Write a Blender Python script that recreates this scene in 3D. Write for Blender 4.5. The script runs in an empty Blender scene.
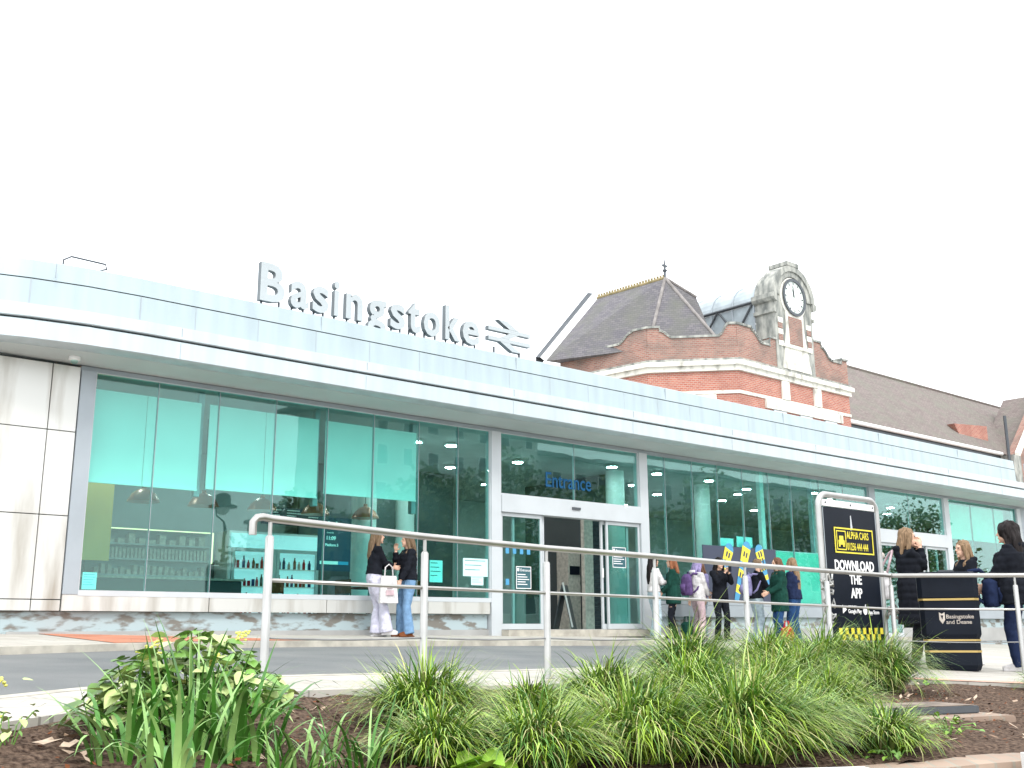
import bpy, bmesh, math, random
from mathutils import Vector, Matrix, noise
random.seed(7)
S = bpy.context.scene
COL = S.collection
R = math.radians
V = Vector

# ------------------------------------------------------------------ camera
# world frame: X runs along the station front, Y goes into the building, the eye is at the origin
f, PIT, YAW, ROLL = 1060.0, R(13.1), R(49.55), R(-0.3)
fw = V((math.cos(YAW)*math.cos(PIT), math.sin(YAW)*math.cos(PIT), math.sin(PIT)))
rt = V((math.sin(YAW), -math.cos(YAW), 0)); up = rt.cross(fw)
c_, s_ = math.cos(ROLL), math.sin(ROLL)
rt, up = rt*c_ + up*s_, up*c_ - rt*s_
cd = bpy.data.cameras.new("camera"); cam = bpy.data.objects.new("camera", cd); COL.objects.link(cam)
cd.sensor_width = 36; cd.lens = f/1024*36; cd.clip_start = 0.1; cd.clip_end = 3000
cam.matrix_world = Matrix(((rt.x, up.x, -fw.x, 0), (rt.y, up.y, -fw.y, 0), (rt.z, up.z, -fw.z, 0), (0, 0, 0, 1)))
S.camera = cam
CF = V((math.cos(YAW), math.sin(YAW), 0)); CR = V((math.sin(YAW), -math.cos(YAW), 0))

# ------------------------------------------------------------------ world, sun, exposure
SUN_EL, SUN_AZ = 48, 250      # sun azimuth measured from +X, counter-clockwise
w = bpy.data.worlds.new("World"); S.world = w; w.use_nodes = True
nt = w.node_tree; nt.nodes.clear()
out = nt.nodes.new("ShaderNodeOutputWorld"); bg = nt.nodes.new("ShaderNodeBackground")
sky = nt.nodes.new("ShaderNodeTexSky"); sky.sky_type = 'NISHITA'; sky.sun_disc = False
sky.sun_elevation = R(SUN_EL); sky.sun_rotation = R(90-SUN_AZ)
mx = nt.nodes.new("ShaderNodeMix"); mx.data_type = 'RGBA'; mx.inputs[0].default_value = 0.88
mx.inputs[7].default_value = (12.0, 12.3, 12.6, 1)          # the even cloud layer
nt.links.new(sky.outputs[0], mx.inputs[6]); nt.links.new(mx.outputs[2], bg.inputs[0]); nt.links.new(bg.outputs[0], out.inputs[0])
bg.inputs[1].default_value = 0.13
sd = bpy.data.lights.new("sun", 'SUN'); sd.energy = 1.3; sd.angle = R(14); sd.color = (1, .97, .92)
so = bpy.data.objects.new("sun", sd); COL.objects.link(so)
sdir = V((math.cos(R(SUN_AZ))*math.cos(R(SUN_EL)), math.sin(R(SUN_AZ))*math.cos(R(SUN_EL)), math.sin(R(SUN_EL))))
so.rotation_euler = sdir.to_track_quat('Z', 'Y').to_euler()
vs = S.view_settings; vs.view_transform = 'Standard'; vs.look = 'None'; vs.gamma = 1; vs.use_curve_mapping = False
vs.exposure = 0.75
S.render.engine = 'CYCLES'
S.cycles.transparent_max_bounces = 24; S.cycles.max_bounces = 10

# ------------------------------------------------------------------ materials
def newmat(name):
    m = bpy.data.materials.new(name); m.use_nodes = True
    return m, m.node_tree, m.node_tree.nodes["Principled BSDF"]
def mat(name, col, rough=.6, metal=0, var=.12, scale=3.0, bump=0, bscale=40, spec=.5, stretch=(1, 1, 1), col2=None, detail=6, fac=(.35, .65)):
    m, t, b = newmat(name); N = t.nodes; L = t.links
    b.inputs['Roughness'].default_value = rough; b.inputs['Metallic'].default_value = metal
    b.inputs['Specular IOR Level'].default_value = spec
    tc = N.new("ShaderNodeTexCoord"); mp = N.new("ShaderNodeMapping"); mp.inputs['Scale'].default_value = stretch
    L.new(tc.outputs['Object'], mp.inputs[0])
    nz = N.new("ShaderNodeTexNoise"); nz.inputs['Scale'].default_value = scale; nz.inputs['Detail'].default_value = detail
    L.new(mp.outputs[0], nz.inputs[0])
    cr = N.new("ShaderNodeValToRGB"); cr.color_ramp.elements[0].position = fac[0]; cr.color_ramp.elements[1].position = fac[1]
    c2 = col2 if col2 else tuple(min(1, c*(1+var)) for c in col)
    c1 = tuple(c*(1-var) for c in col) if not col2 else col
    cr.color_ramp.elements[0].color = (*c1, 1); cr.color_ramp.elements[1].color = (*c2, 1)
    L.new(nz.outputs[0], cr.inputs[0]); L.new(cr.outputs[0], b.inputs['Base Color'])
    if bump:
        n2 = N.new("ShaderNodeTexNoise"); n2.inputs['Scale'].default_value = bscale; n2.inputs['Detail'].default_value = 8
        L.new(mp.outputs[0], n2.inputs[0])
        bp = N.new("ShaderNodeBump"); bp.inputs['Strength'].default_value = bump; bp.inputs['Distance'].default_value = .02
        L.new(n2.outputs[0], bp.inputs['Height']); L.new(bp.outputs[0], b.inputs['Normal'])
    return m
def plain(name, col, rough=.5, metal=0, spec=.5):
    return mat(name, col, rough, metal, .05, 5, spec=spec)
def glow(name, col, e):
    m, t, b = newmat(name); b.inputs['Base Color'].default_value = (*col, 1)
    b.inputs['Emission Color'].default_value = (*col, 1); b.inputs['Emission Strength'].default_value = e
    return m
def glassmat(name, tint, refl=1.5):
    m, t, b = newmat(name); N = t.nodes; L = t.links; N.remove(b)
    o = N["Material Output"]; tr = N.new("ShaderNodeBsdfTransparent"); tr.inputs[0].default_value = (*tint, 1)
    gl = N.new("ShaderNodeBsdfGlossy"); gl.inputs['Roughness'].default_value = .006; gl.inputs[0].default_value = (.85, 1, .96, 1)
    fr = N.new("ShaderNodeFresnel"); ge = N.new("ShaderNodeNewGeometry"); io = N.new("ShaderNodeMath"); io.operation = 'MULTIPLY_ADD'
    io.inputs[1].default_value = 1/1.5-1.5; io.inputs[2].default_value = 1.5; L.new(ge.outputs['Backfacing'], io.inputs[0]); L.new(io.outputs[0], fr.inputs[0])
    mu = N.new("ShaderNodeMath"); mu.operation = 'MULTIPLY'; mu.inputs[1].default_value = refl; mu.use_clamp = True
    # slight waviness of float glass
    nz = N.new("ShaderNodeTexNoise"); nz.inputs['Scale'].default_value = .7; bp = N.new("ShaderNodeBump"); bp.inputs['Strength'].default_value = .12; bp.inputs['Distance'].default_value = .02
    tc = N.new("ShaderNodeTexCoord"); L.new(tc.outputs['Object'], nz.inputs[0]); L.new(nz.outputs[0], bp.inputs['Height']); L.new(bp.outputs[0], gl.inputs['Normal'])
    mi = N.new("ShaderNodeMixShader"); L.new(fr.outputs[0], mu.inputs[0]); L.new(mu.outputs[0], mi.inputs[0])
    L.new(tr.outputs[0], mi.inputs[1]); L.new(gl.outputs[0], mi.inputs[2]); L.new(mi.outputs[0], o.inputs[0])
    return m
def brickmat(name, c1, c2, mortar, bw=.225, bh=.075, ms=.012, dirt=None, horiz=False, rough=.85, ang=0.0):
    m, t, b = newmat(name); N = t.nodes; L = t.links; b.inputs['Roughness'].default_value = rough
    b.inputs['Specular IOR Level'].default_value = .25
    tc = N.new("ShaderNodeTexCoord"); sp = N.new("ShaderNodeSeparateXYZ"); L.new(tc.outputs['Object'], sp.inputs[0])
    cb = N.new("ShaderNodeCombineXYZ")
    if horiz:
        rz = N.new("ShaderNodeVectorRotate"); rz.rotation_type = 'Z_AXIS'; rz.inputs['Angle'].default_value = ang
        L.new(tc.outputs['Object'], rz.inputs['Vector']); vec = rz.outputs[0]
    else:
        ad = N.new("ShaderNodeMath"); ad.operation = 'SUBTRACT'; L.new(sp.outputs[0], ad.inputs[0]); L.new(sp.outputs[1], ad.inputs[1])
        L.new(ad.outputs[0], cb.inputs[0]); L.new(sp.outputs[2], cb.inputs[1]); vec = cb.outputs[0]
    br = N.new("ShaderNodeTexBrick"); br.inputs['Scale'].default_value = 1; br.inputs['Brick Width'].default_value = bw
    br.inputs['Row Height'].default_value = bh; br.inputs['Mortar Size'].default_value = ms
    br.inputs['Color1'].default_value = (*c1, 1); br.inputs['Color2'].default_value = (*c2, 1); br.inputs['Mortar'].default_value = (*mortar, 1)
    L.new(vec, br.inputs[0])
    nz = N.new("ShaderNodeTexNoise"); nz.inputs['Scale'].default_value = 1.2; nz.inputs['Detail'].default_value = 8; L.new(tc.outputs['Object'], nz.inputs[0])
    cr = N.new("ShaderNodeValToRGB"); cr.color_ramp.elements[0].position = .42; cr.color_ramp.elements[1].position = .72
    L.new(nz.outputs[0], cr.inputs[0])
    mi = N.new("ShaderNodeMix"); mi.data_type = 'RGBA'; L.new(br.outputs[0], mi.inputs[6])
    mi.inputs[7].default_value = (*(dirt or tuple(c*.6 for c in c1)), 1)
    ml = N.new("ShaderNodeMath"); ml.operation = 'MULTIPLY'; ml.inputs[1].default_value = .7; L.new(cr.outputs[0], ml.inputs[0])
    L.new(ml.outputs[0], mi.inputs[0]); L.new(mi.outputs[2], b.inputs['Base Color'])
    bp = N.new("ShaderNodeBump"); bp.inputs['Strength'].default_value = .4; bp.inputs['Distance'].default_value = .01
    L.new(br.outputs[1], bp.inputs['Height']); bp.invert = True; L.new(bp.outputs[0], b.inputs['Normal'])
    return m

M = {}
M['alu'] = mat('panel_metal', (.375, .45, .478), .38, .2, .07, 1.6, stretch=(2.5, 2.5, .3))
M['alu_lip'] = mat('fascia_metal', (.47, .535, .56), .35, .2, .07, 1.6, stretch=(3, 3, .3))
M['soffit'] = mat('soffit_metal', (.50, .55, .55), .6, 0, .06, .8)
M['cladding'] = mat('wall_cladding', (.30, .27, .22), .35, .35, scale=1.2, stretch=(3, 3, .45), col2=(.60, .60, .57), fac=(.22, .52))
M['seam'] = plain('dark_seam', (.05, .06, .06), .8)
M['frame'] = mat('frame_white', (.50, .53, .55), .4, .1, .04, 2)
M['frame_grey'] = mat('frame_grey', (.33, .37, .40), .4, .2, .05, 2)
M['plinth'] = mat('plinth_paint', (.18, .17, .15), .9, 0, scale=6, col2=(.36, .44, .46), stretch=(.6, .6, 1.6), fac=(.4, .52))
M['glass'] = glassmat('teal_glass', (.67, .955, .925), 1.3)
M['glass_clear'] = glassmat('clear_glass', (.72, .9, .88), 1.2)
M['glass_lantern'] = mat('dusty_glass', (.37, .43, .46), .35, 0, .15, 2)
_b = M['glass_lantern'].node_tree.nodes['Principled BSDF']; _b.inputs['Alpha'].default_value = .86
M['blind'] = mat('blind_fabric', (.80, .82, .80), .9, 0, .02, 2)
M['inwall'] = mat('interior_wall', (.42, .44, .44), .8, 0, .1, 1)
M['indark'] = mat('interior_dark', (.07, .085, .09), .7, 0, .1, 1)
M['ceiling'] = mat('interior_ceiling', (.38, .40, .40), .8, 0, .1, 1)
M['infloor'] = mat('interior_floor', (.34, .34, .33), .4, 0, .1, 2)
M['cream'] = mat('cream_wall', (.95, .58, .14), .8, 0, .05, 2)
M['white'] = mat('white_paint', (.78, .78, .77), .5, 0, .04, 3)
M['copper'] = mat('copper_shade', (.60, .20, .13), .35, .3, .1, 4)
M['lamp'] = glow('lamp_glow', (1, .86, .66), 14)
M['lampw'] = glow('white_lamp_glow', (1, .98, .95), 85)
M['strip'] = glow('strip_light', (1, .75, .4), 1.2)
M['fridge_glow'] = glow('fridge_light', (.7, .95, 1), .28)
M['black'] = mat('black_paint', (.006, .009, .016), .45, 0, .1, 4, spec=.15)
M['navy'] = mat('navy_board', (.035, .045, .08), .5, 0, .06, 2)
M['tealboard'] = plain('teal_board', (.25, .62, .5), .5)
M['poster'] = plain('poster_paper', (.55, .85, .85), .6)
M['posterwhite'] = plain('poster_white', (.8, .82, .82), .6)
M['ink'] = plain('poster_ink', (.03, .1, .12), .6)
M['blueink'] = plain('blue_print', (.02, .10, .22), .7, spec=.05)
M['yellow'] = plain('yellow_print', (.72, .62, .05), .45)
M['cyan'] = plain('cyan_print', (.06, .28, .48), .5)
M['gold'] = plain('gold_band', (.5, .36, .13), .35, .5)
M['steel'] = mat('handrail_steel', (.40, .39, .37), .3, .85, .08, 6)
M['steel_p'] = mat('post_steel', (.42, .42, .41), .4, .5, .08, 6)
M['cable'] = mat('cable_steel', (.25, .25, .25), .5, .7, .1, 6)
M['chain'] = mat('chain_metal', (.45, .45, .43), .4, .8, .3, 20)
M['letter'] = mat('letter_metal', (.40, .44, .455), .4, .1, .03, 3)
M['letter_side_shade'] = mat('letter_shade_metal', (.12, .14, .15), .5, .3, .05, 3)  # shade on the letter sides, put into a darker colour than the faces
M['darksteel'] = mat('dark_steel', (.08, .09, .1), .5, .4, .1, 5)
M['text_white'] = plain('white_lettering', (.85, .85, .85), .5)
M['brick'] = brickmat('red_brick', (.36, .10, .07), (.46, .17, .115), (.42, .33, .28), dirt=(.27, .12, .095))
M['brick_old'] = brickmat('weathered_brick', (.27, .115, .09), (.38, .19, .145), (.32, .28, .24), dirt=(.15, .135, .12))
M['stone'] = mat('white_stone', (.34, .33, .29), .85, 0, scale=3, col2=(.74, .72, .65), stretch=(1, 1, .5), bump=.2, fac=(.28, .5))
M['stone_grey'] = mat('grey_stone', (.16, .17, .16), .9, 0, scale=3, col2=(.42, .42, .38), bump=.4, fac=(.35, .65), stretch=(1.4, 1.4, .5))
M['slate'] = brickmat('slate_roof', (.13, .125, .14), (.18, .17, .18), (.09, .085, .09), .26, .10, .008, dirt=(.14, .145, .12))
M['slate_brown'] = brickmat('brown_slate_roof', (.17, .14, .13), (.22, .185, .17), (.11, .095, .09), .26, .10, .008, dirt=(.17, .175, .14))
M['lichen'] = mat('mossy_ridge', (.2, .17, .08), .95, 0, scale=4, col2=(.34, .27, .15))
M['leadgrey'] = mat('lead_hip', (.24, .22, .21), .7, 0, .2, 4)
M['clock'] = mat('clock_dial', (.66, .72, .68), .4, 0, .05, 2)
M['asphalt'] = mat('asphalt', (.155, .165, .168), .85, 0, scale=1.1, col2=(.22, .225, .22), bump=.9, bscale=160, fac=(.3, .7), detail=12)
M['paving'] = brickmat('pale_paving', (.40, .375, .335), (.45, .43, .39), (.25, .235, .21), .6, .4, .008, dirt=(.33, .31, .27), horiz=True, ang=-.06)
M['kerb'] = mat('concrete_kerb', (.40, .375, .32), .9, 0, .2, 5, bump=.3, bscale=80)
M['tactile'] = brickmat('red_paver', (.48, .17, .10), (.55, .23, .14), (.4, .22, .16), .2, .1, .008, horiz=True)
M['pink'] = brickmat('pink_brick_edge', (.50, .27, .20), (.56, .34, .26), (.45, .38, .32), .21, .1, .01, horiz=True, ang=.86)
M['coping'] = brickmat('coping_brick', (.30, .22, .17), (.40, .30, .23), (.3, .27, .22), .1, .25, .008, horiz=True, ang=.86)
M['soil'] = mat('mulch', (.035, .021, .015), .95, 0, scale=42, col2=(.21, .145, .105), bump=1, bscale=45, fac=(.35, .8), spec=.1)
M['street'] = mat('lower_street', (.2, .2, .19), .9, 0, .2, 2)
M['skin'] = mat('skin', (.62, .38, .27), .55, 0, .04, 6)
for k, c in dict(hblond=(.20, .13, .075), hfair=(.15, .10, .06), hbrown=(.12, .06, .035), hdark=(.012, .009, .009), hred=(.22, .085, .04), hlilac=(.24, .2, .36)).items():
    M[k] = mat('hair_'+k[1:], c, .6, 0, .4, 9, stretch=(9, 9, .8), spec=.18)
CL = dict(cblack=(.014, .016, .022), cnavy=(.018, .028, .07), cgreen=(.012, .055, .042), cwhite=(.72, .70, .70), clilac=(.66, .65, .78), cjean=(.19, .33, .52), cjeanlight=(.45, .56, .62),
          cdenim=(.03, .08, .2), cpurple=(.13, .08, .21), clavender=(.28, .26, .46), cred=(.5, .03, .05), cpink=(.6, .45, .48), cbrown=(.2, .07, .03), cgrey=(.06, .065, .075), ccream=(.62, .56, .5), cblue=(.06, .12, .4))
for k, c in CL.items(): M[k] = mat('cloth_'+k[1:], tuple(q*.8 for q in c), .9, 0, .18, 14, bump=.25, bscale=120, spec=.08)
M['leafA'] = mat('grass_green', (.07, .18, .022), .5, 0, .4, 5)
M['leafB'] = mat('grass_light', (.30, .42, .10), .5, 0, .35, 5)
M['leafC'] = mat('grass_straw', (.42, .40, .17), .6, 0, .3, 5)
M['leafY'] = mat('grass_lime', (.28, .42, .035), .5, 0, .3, 5)
M['strap'] = mat('strap_leaf_green', (.05, .17, .018), .4, 0, .35, 4)
M['strap2'] = mat('strap_leaf_pale', (.24, .42, .12), .4, 0, .3, 4)
M['heart'] = mat('heart_leaf_green', (.12, .25, .04), .45, 0, .45, 4)
M['heart2'] = mat('heart_leaf_pale', (.42, .52, .20), .5, 0, .3, 4)
M['flower'] = mat('flower_yellow', (.62, .60, .14), .6, 0, .2, 8)
M['treeleaf'] = mat('tree_leaf', (.06, .12, .03), .6, 0, .5, 2, col2=(.20, .22, .06))
M['bark'] = mat('bark', (.1, .075, .05), .9, 0, .3, 6)
M['deadleaf'] = mat('dead_leaf', (.2, .12, .07), .8, 0, scale=9, col2=(.50, .39, .29), fac=(.3, .6))
M['opp'] = mat('opposite_wall', (.42, .44, .43), .8, 0, .1, .5)
M['opp2'] = mat('opposite_render', (.55, .56, .53), .8, 0, .08, .5)
M['opproof'] = mat('opposite_roof', (.16, .17, .18), .7, 0, .1, .5)
M['oppwin'] = plain('opposite_window', (.05, .06, .07), .15)

# ------------------------------------------------------------------ builders
def link(name, me, parent=None):
    o = bpy.data.objects.new(name, me); COL.objects.link(o)
    if parent: o.parent = parent
    return o
class MB:
    def __init__(s): s.v = []; s.f = []; s.m = []
    def add(s, vs, fs, mi=0):
        b = len(s.v); s.v += [tuple(v) for v in vs]; s.f += [tuple(i+b for i in q) for q in fs]; s.m += [mi]*len(fs); return s
    def box(s, x0, x1, y0, y1, z0, z1, mi=0, T=None):
        vs = [V((x, y, z)) for z in (z0, z1) for y in (y0, y1) for x in (x0, x1)]
        if T: vs = [T @ v for v in vs]
        return s.add(vs, [(0, 2, 3, 1), (4, 5, 7, 6), (0, 1, 5, 4), (2, 6, 7, 3), (0, 4, 6, 2), (1, 3, 7, 5)], mi)
    def tube(s, pts, r, n=10, cap=True, mi=0, r2=None):
        pts = [V(p) for p in pts]; rs = r if isinstance(r, (list, tuple)) else [r]*len(pts)
        rr2 = r2 if r2 else rs
        rings = []; prev = None
        for i, p in enumerate(pts):
            d = (pts[min(i+1, len(pts)-1)] - pts[max(i-1, 0)])
            if d.length < 1e-9: d = V((0, 0, 1))
            d.normalize()
            if prev is None:
                a = V((1, 0, 0)) if abs(d.x) < .9 else V((0, 1, 0))
                u = (a - d*a.dot(d)).normalized()
            else: u = (prev - d*prev.dot(d)).normalized()
            prev = u; q = d.cross(u)
            rings.append([p + u*(rs[i]*math.cos(2*math.pi*k/n)) + q*(rr2[i]*math.sin(2*math.pi*k/n)) for k in range(n)])
        vs = [v for r_ in rings for v in r_]; fs = []
        for i in range(len(rings)-1):
            for k in range(n):
                a = i*n+k; b = i*n+(k+1) % n; fs.append((a, b, b+n, a+n))
        if cap: fs.append(tuple(reversed(range(n)))); fs.append(tuple((len(rings)-1)*n+k for k in range(n)))
        return s.add(vs, fs, mi)
    def lathe(s, prof, c, n=20, T=None, mi=0):
        vs = []; fs = []; c = V(c)
        for (r, z) in prof:
            for k in range(n):
                v = V((r*math.cos(2*math.pi*k/n), r*math.sin(2*math.pi*k/n), z)); vs.append((T @ v if T else v) + c)
        for i in range(len(prof)-1):
            for k in range(n):
                a = i*n+k; b = i*n+(k+1) % n; fs.append((a, b, b+n, a+n))
        fs.append(tuple(reversed(range(n)))); fs.append(tuple((len(prof)-1)*n+k for k in range(n)))
        return s.add(vs, fs, mi)
    def ell(s, c, rx, ry, rz, n=14, m=10, T=None, mi=0):
        vs = []; fs = []; c = V(c)
        for i in range(m+1):
            th = math.pi*(i+.001)/(m+.002)
            for k in range(n):
                v = V((rx*math.sin(th)*math.cos(2*math.pi*k/n), ry*math.sin(th)*math.sin(2*math.pi*k/n), rz*math.cos(th)))
                vs.append((T @ v if T else v)+c)
        for i in range(m):
            for k in range(n):
                a = i*n+k; b = i*n+(k+1) % n; fs.append((a, a+n, b+n, b))
        fs.append(tuple(range(n))); fs.append(tuple(reversed([m*n+k for k in range(n)])))
        return s.add(vs, fs, mi)
    def prism(s, poly, fn, d0, d1, mi=0):
        # poly = list of 2-D points, fn(a,b,d)->3-D
        n = len(poly); vs = [fn(a, b, d0) for a, b in poly] + [fn(a, b, d1) for a, b in poly]
        fs = [tuple(reversed(range(n))), tuple(range(n, 2*n))] + [(i, (i+1) % n, n+(i+1) % n, n+i) for i in range(n)]
        return s.add(vs, fs, mi)
    def build(s, name, mats, parent=None, smooth=False, bevel=0, fix=True):
        me = bpy.data.meshes.new(name); me.from_pydata(s.v, [], s.f)
        mats = mats if isinstance(mats, (list, tuple)) else [mats]
        for m in mats: me.materials.append(M[m] if isinstance(m, str) else m)
        if len(mats) > 1: me.polygons.foreach_set('material_index', s.m)
        me.validate(); me.update()
        if fix:
            bm = bmesh.new(); bm.from_mesh(me); bmesh.ops.recalc_face_normals(bm, faces=bm.faces)
            if bevel: bmesh.ops.bevel(bm, geom=[e for e in bm.edges if len(e.link_faces) == 2 and e.calc_face_angle(0) > .6], offset=bevel, segments=2, affect='EDGES', clamp_overlap=True)
            bm.to_mesh(me); bm.free()
        if smooth:
            me.polygons.foreach_set('use_smooth', [True]*len(me.polygons))
            if smooth == 'auto': me.set_sharp_from_angle(angle=R(40))
        return link(name, me, parent)
def tag(o, label=None, cat=None, group=None, kind=None):
    if label: o['label'] = label
    if cat: o['category'] = cat
    if group: o['group'] = group
    if kind: o['kind'] = kind
    return o
def thing(name, label, cat, loc=(0, 0, 0), rz=0, group=None):
    o = bpy.data.objects.new(name, None); COL.objects.link(o); o.location = loc; o.rotation_euler = (0, 0, rz); o.empty_display_size = .2
    return tag(o, label, cat, group)
def copy_tree(o, parent=None):
    c = o.copy(); COL.objects.link(c)
    if parent: c.parent = parent
    for ch in list(o.children): copy_tree(ch, c)
    return c
def bx(name, m, x0, x1, y0, y1, z0, z1, parent=None, bevel=0): return MB().box(x0, x1, y0, y1, z0, z1).build(name, m, parent, bevel=bevel)
def text_mb(txt, size, depth=.004, offset=0, align='LEFT', spacing=1.0, sx=1.0):
    """returns (verts, faces) of extruded lettering in local x (right), y (up), z (out)"""
    cu = bpy.data.curves.new('lettering', 'FONT'); cu.body = txt; cu.size = size; cu.extrude = depth/2; cu.offset = offset
    cu.align_x = align; cu.space_character = spacing; cu.resolution_u = 3
    o = bpy.data.objects.new('lettering', cu); COL.objects.link(o)
    dg = bpy.context.evaluated_depsgraph_get(); me = bpy.data.meshes.new_from_object(o.evaluated_get(dg))
    vs = [(v.co.x*sx, v.co.y, v.co.z) for v in me.vertices]; fs = [tuple(p.vertices) for p in me.polygons]
    bpy.data.objects.remove(o); bpy.data.curves.remove(cu); bpy.data.meshes.remove(me)
    return vs, fs
def text(name, txt, size, m, T, parent=None, **k):
    vs, fs = text_mb(txt, size, **k); mb = MB(); mb.add([T @ V(v) for v in vs], fs)
    return mb.build(name, m, parent, fix=False)
def face_T(o, right=(1, 0, 0)):
    """board frame: local x -> right, local y -> world up, local z -> outwards"""
    r = V(right).normalized(); u = V((0, 0, 1)); n = r.cross(u)
    return Matrix(((r.x, u.x, n.x, o[0]), (r.y, u.y, n.y, o[1]), (r.z, u.z, n.z, o[2]), (0, 0, 0, 1)))

# ------------------------------------------------------------------ ground
def g(X, Y): return (Y-14.8)*(.036+.001*max(0, min(X, 16)-3)) - .009*(max(-30, min(X, 60))-3) - .012*max(0, min(X, 40)-14)
def bed(X, Y):
    e = yl(BED, X)
    return g(X, e)-.035-(.10-.04*min(1, max(0, (X-4)/2.5)))*max(0, e-Y) + .02*noise.noise(V((X*1.5, Y*1.5, 0)))
# bed edge towards the pavement, and pavement/road lines (plan polylines)
BED = [(-6, -1.5), (-1.5, 2.4), (.2, 3.85), (1.5, 4.85), (2.2, 5.35), (3.2, 5.68), (5.6, 5.72), (8.2, 5.75), (9.2, 5.5), (10.1, 4.66), (12.5, 2.4), (18, -3)]
ROADN = [(-8, -.5), (-2, 3.4), (.2, 4.95), (1.64, 5.91), (2.2, 6.3), (3.5, 6.88), (5.9, 7.12), (8.0, 7.45), (10.5, 8.2), (12.5, 9.6), (14.2, 11.6), (15, 12.86)]
ROADF = [(-8, 5.5), (-3, 8.2), (0, 9.7), (3.0, 11.2), (4.8, 12.1), (6.4, 12.6), (8, 12.82), (10.7, 12.9), (15, 12.88)]
def yl(pl, x):
    if x <= pl[0][0]: return pl[0][1]
    for (a, b), (c, d) in zip(pl, pl[1:]):
        if a <= x <= c: return b+(d-b)*(x-a)/(c-a)
    return pl[-1][1]
def strip(name, m, low, high, x0, x1, step, off, label=None, edge=0, ny=6, kind='structure'):
    """ground sheet between two plan lines y=low(x), y=high(x), following the forecourt; edge>0 gives it a real kerb face"""
    mb = MB(); n = max(2, int((x1-x0)/step)); vs = []; fs = []
    for i in range(n+1):
        x = x0+(x1-x0)*i/n; a, b = low(x), high(x)
        for j in range(ny+1):
            y = a+(b-a)*j/ny; vs.append((x, y, g(x, y)+off))
    for i in range(n):
        for j in range(ny):
            a = i*(ny+1)+j; fs.append((a, a+ny+1, a+ny+2, a+1))
    mb.add(vs, fs)
    if edge:
        for sgn, jj in ((0, 0), (1, ny)):
            v2 = []; f2 = []
            for i in range(n+1):
                p = V(vs[i*(ny+1)+jj]); v2 += [p, p-V((0, 0, edge))]
            for i in range(n): f2.append((2*i, 2*i+1, 2*i+3, 2*i+2))
            mb.add(v2, f2)
    o = mb.build(name, m); tag(o, label, None, None, kind); return o
# lower street sheet to the horizon
bx('lower_ground', 'street', -900, 900, -900, 900, -2.3, -2.2)['kind'] = 'structure'
strip('road', 'asphalt', lambda x: yl(ROADN, x)-.15, lambda x: yl(ROADF, x)+.15 if x < 15 else 12.9, -8, 15.05, .35, -.075)
strip('near_pavement', 'paving', lambda x: yl(BED, x), lambda x: yl(ROADN, x)-.13, -6, 15, .3, 0, edge=.22)
strip('near_kerb', 'kerb', lambda x: yl(ROADN, x)-.127, lambda x: yl(ROADN, x), -6, 14.9, .3, .003, edge=.2, ny=1)
strip('far_pavement', 'paving', lambda x: yl(ROADF, x)+.13, lambda x: 14.86, -8, 15, .35, 0, edge=.2)
strip('far_kerb', 'kerb', lambda x: yl(ROADF, x), lambda x: yl(ROADF, x)+.127, -8, 14.9, .35, .003, edge=.2, ny=1)
strip('forecourt', 'paving', lambda x: yl(BED, x) if x < 18 else -20, lambda x: 14.86, 15.003, 75, 1.2, 0, edge=.2, ny=14)
strip('rear_ground', 'paving', lambda x: 14.87, lambda x: 60, -30, 90, 6, -.3, ny=4)
strip('red_paving', 'tactile', lambda x: yl(ROADF, x)+.14, lambda x: max(yl(ROADF, x)+.38, 14.7-(x-5.0)*.6), 4.5, 8.6, .2, .006, ny=3)
strip('brick_edge', 'pink', lambda x: yl(BED, x)+.004, lambda x: yl(BED, x)+.42, 9.0, 17.5, .2, .006, ny=2)
# planting bed (sheet of mulch) and its brick retaining wall
FRONT = 5.26       # distance of the front wall from the eye, along the view
def fr(t): # point on the wall line, t metres to the right
    return CF*(FRONT+(.42 if t > 1.53 else .6)*(t-1.53)) + CR*t
mb = MB(); nI, nJ = 150, 60; vs = []; fs = []
for i in range(nI+1):
    t = -5+17*i/nI; a = fr(t)
    # walk to the bed edge
    b = None
    for k in range(400):
        p = a+CF*(k*.02)
        if p.x < 16 and p.y >= yl(BED, p.x): b = p; break
    if b is None: b = a+CF*8
    b = b + CF*.02
    for j in range(nJ+1):
        p = a.lerp(b, j/nJ); z = bed(p.x, p.y) + .03*noise.noise(V((p.x*5, p.y*5, 3))) + .018*noise.noise(V((p.x*19, p.y*19, 3)))
        if j == nJ: z = g(p.x, p.y)-.045
        vs.append((p.x, p.y, z))
for i in range(nI):
    for j in range(nJ):
        a = i*(nJ+1)+j; fs.append((a, a+nJ+1, a+nJ+2, a+1))
soil = mb.add(vs, fs).build('planting_bed_soil', 'soil', smooth=True); soil['kind'] = 'structure'
tw = thing('retaining_wall', 'low red brick retaining wall along the near edge of the planting bed', 'wall')
a = MB(); b = MB()
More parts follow.
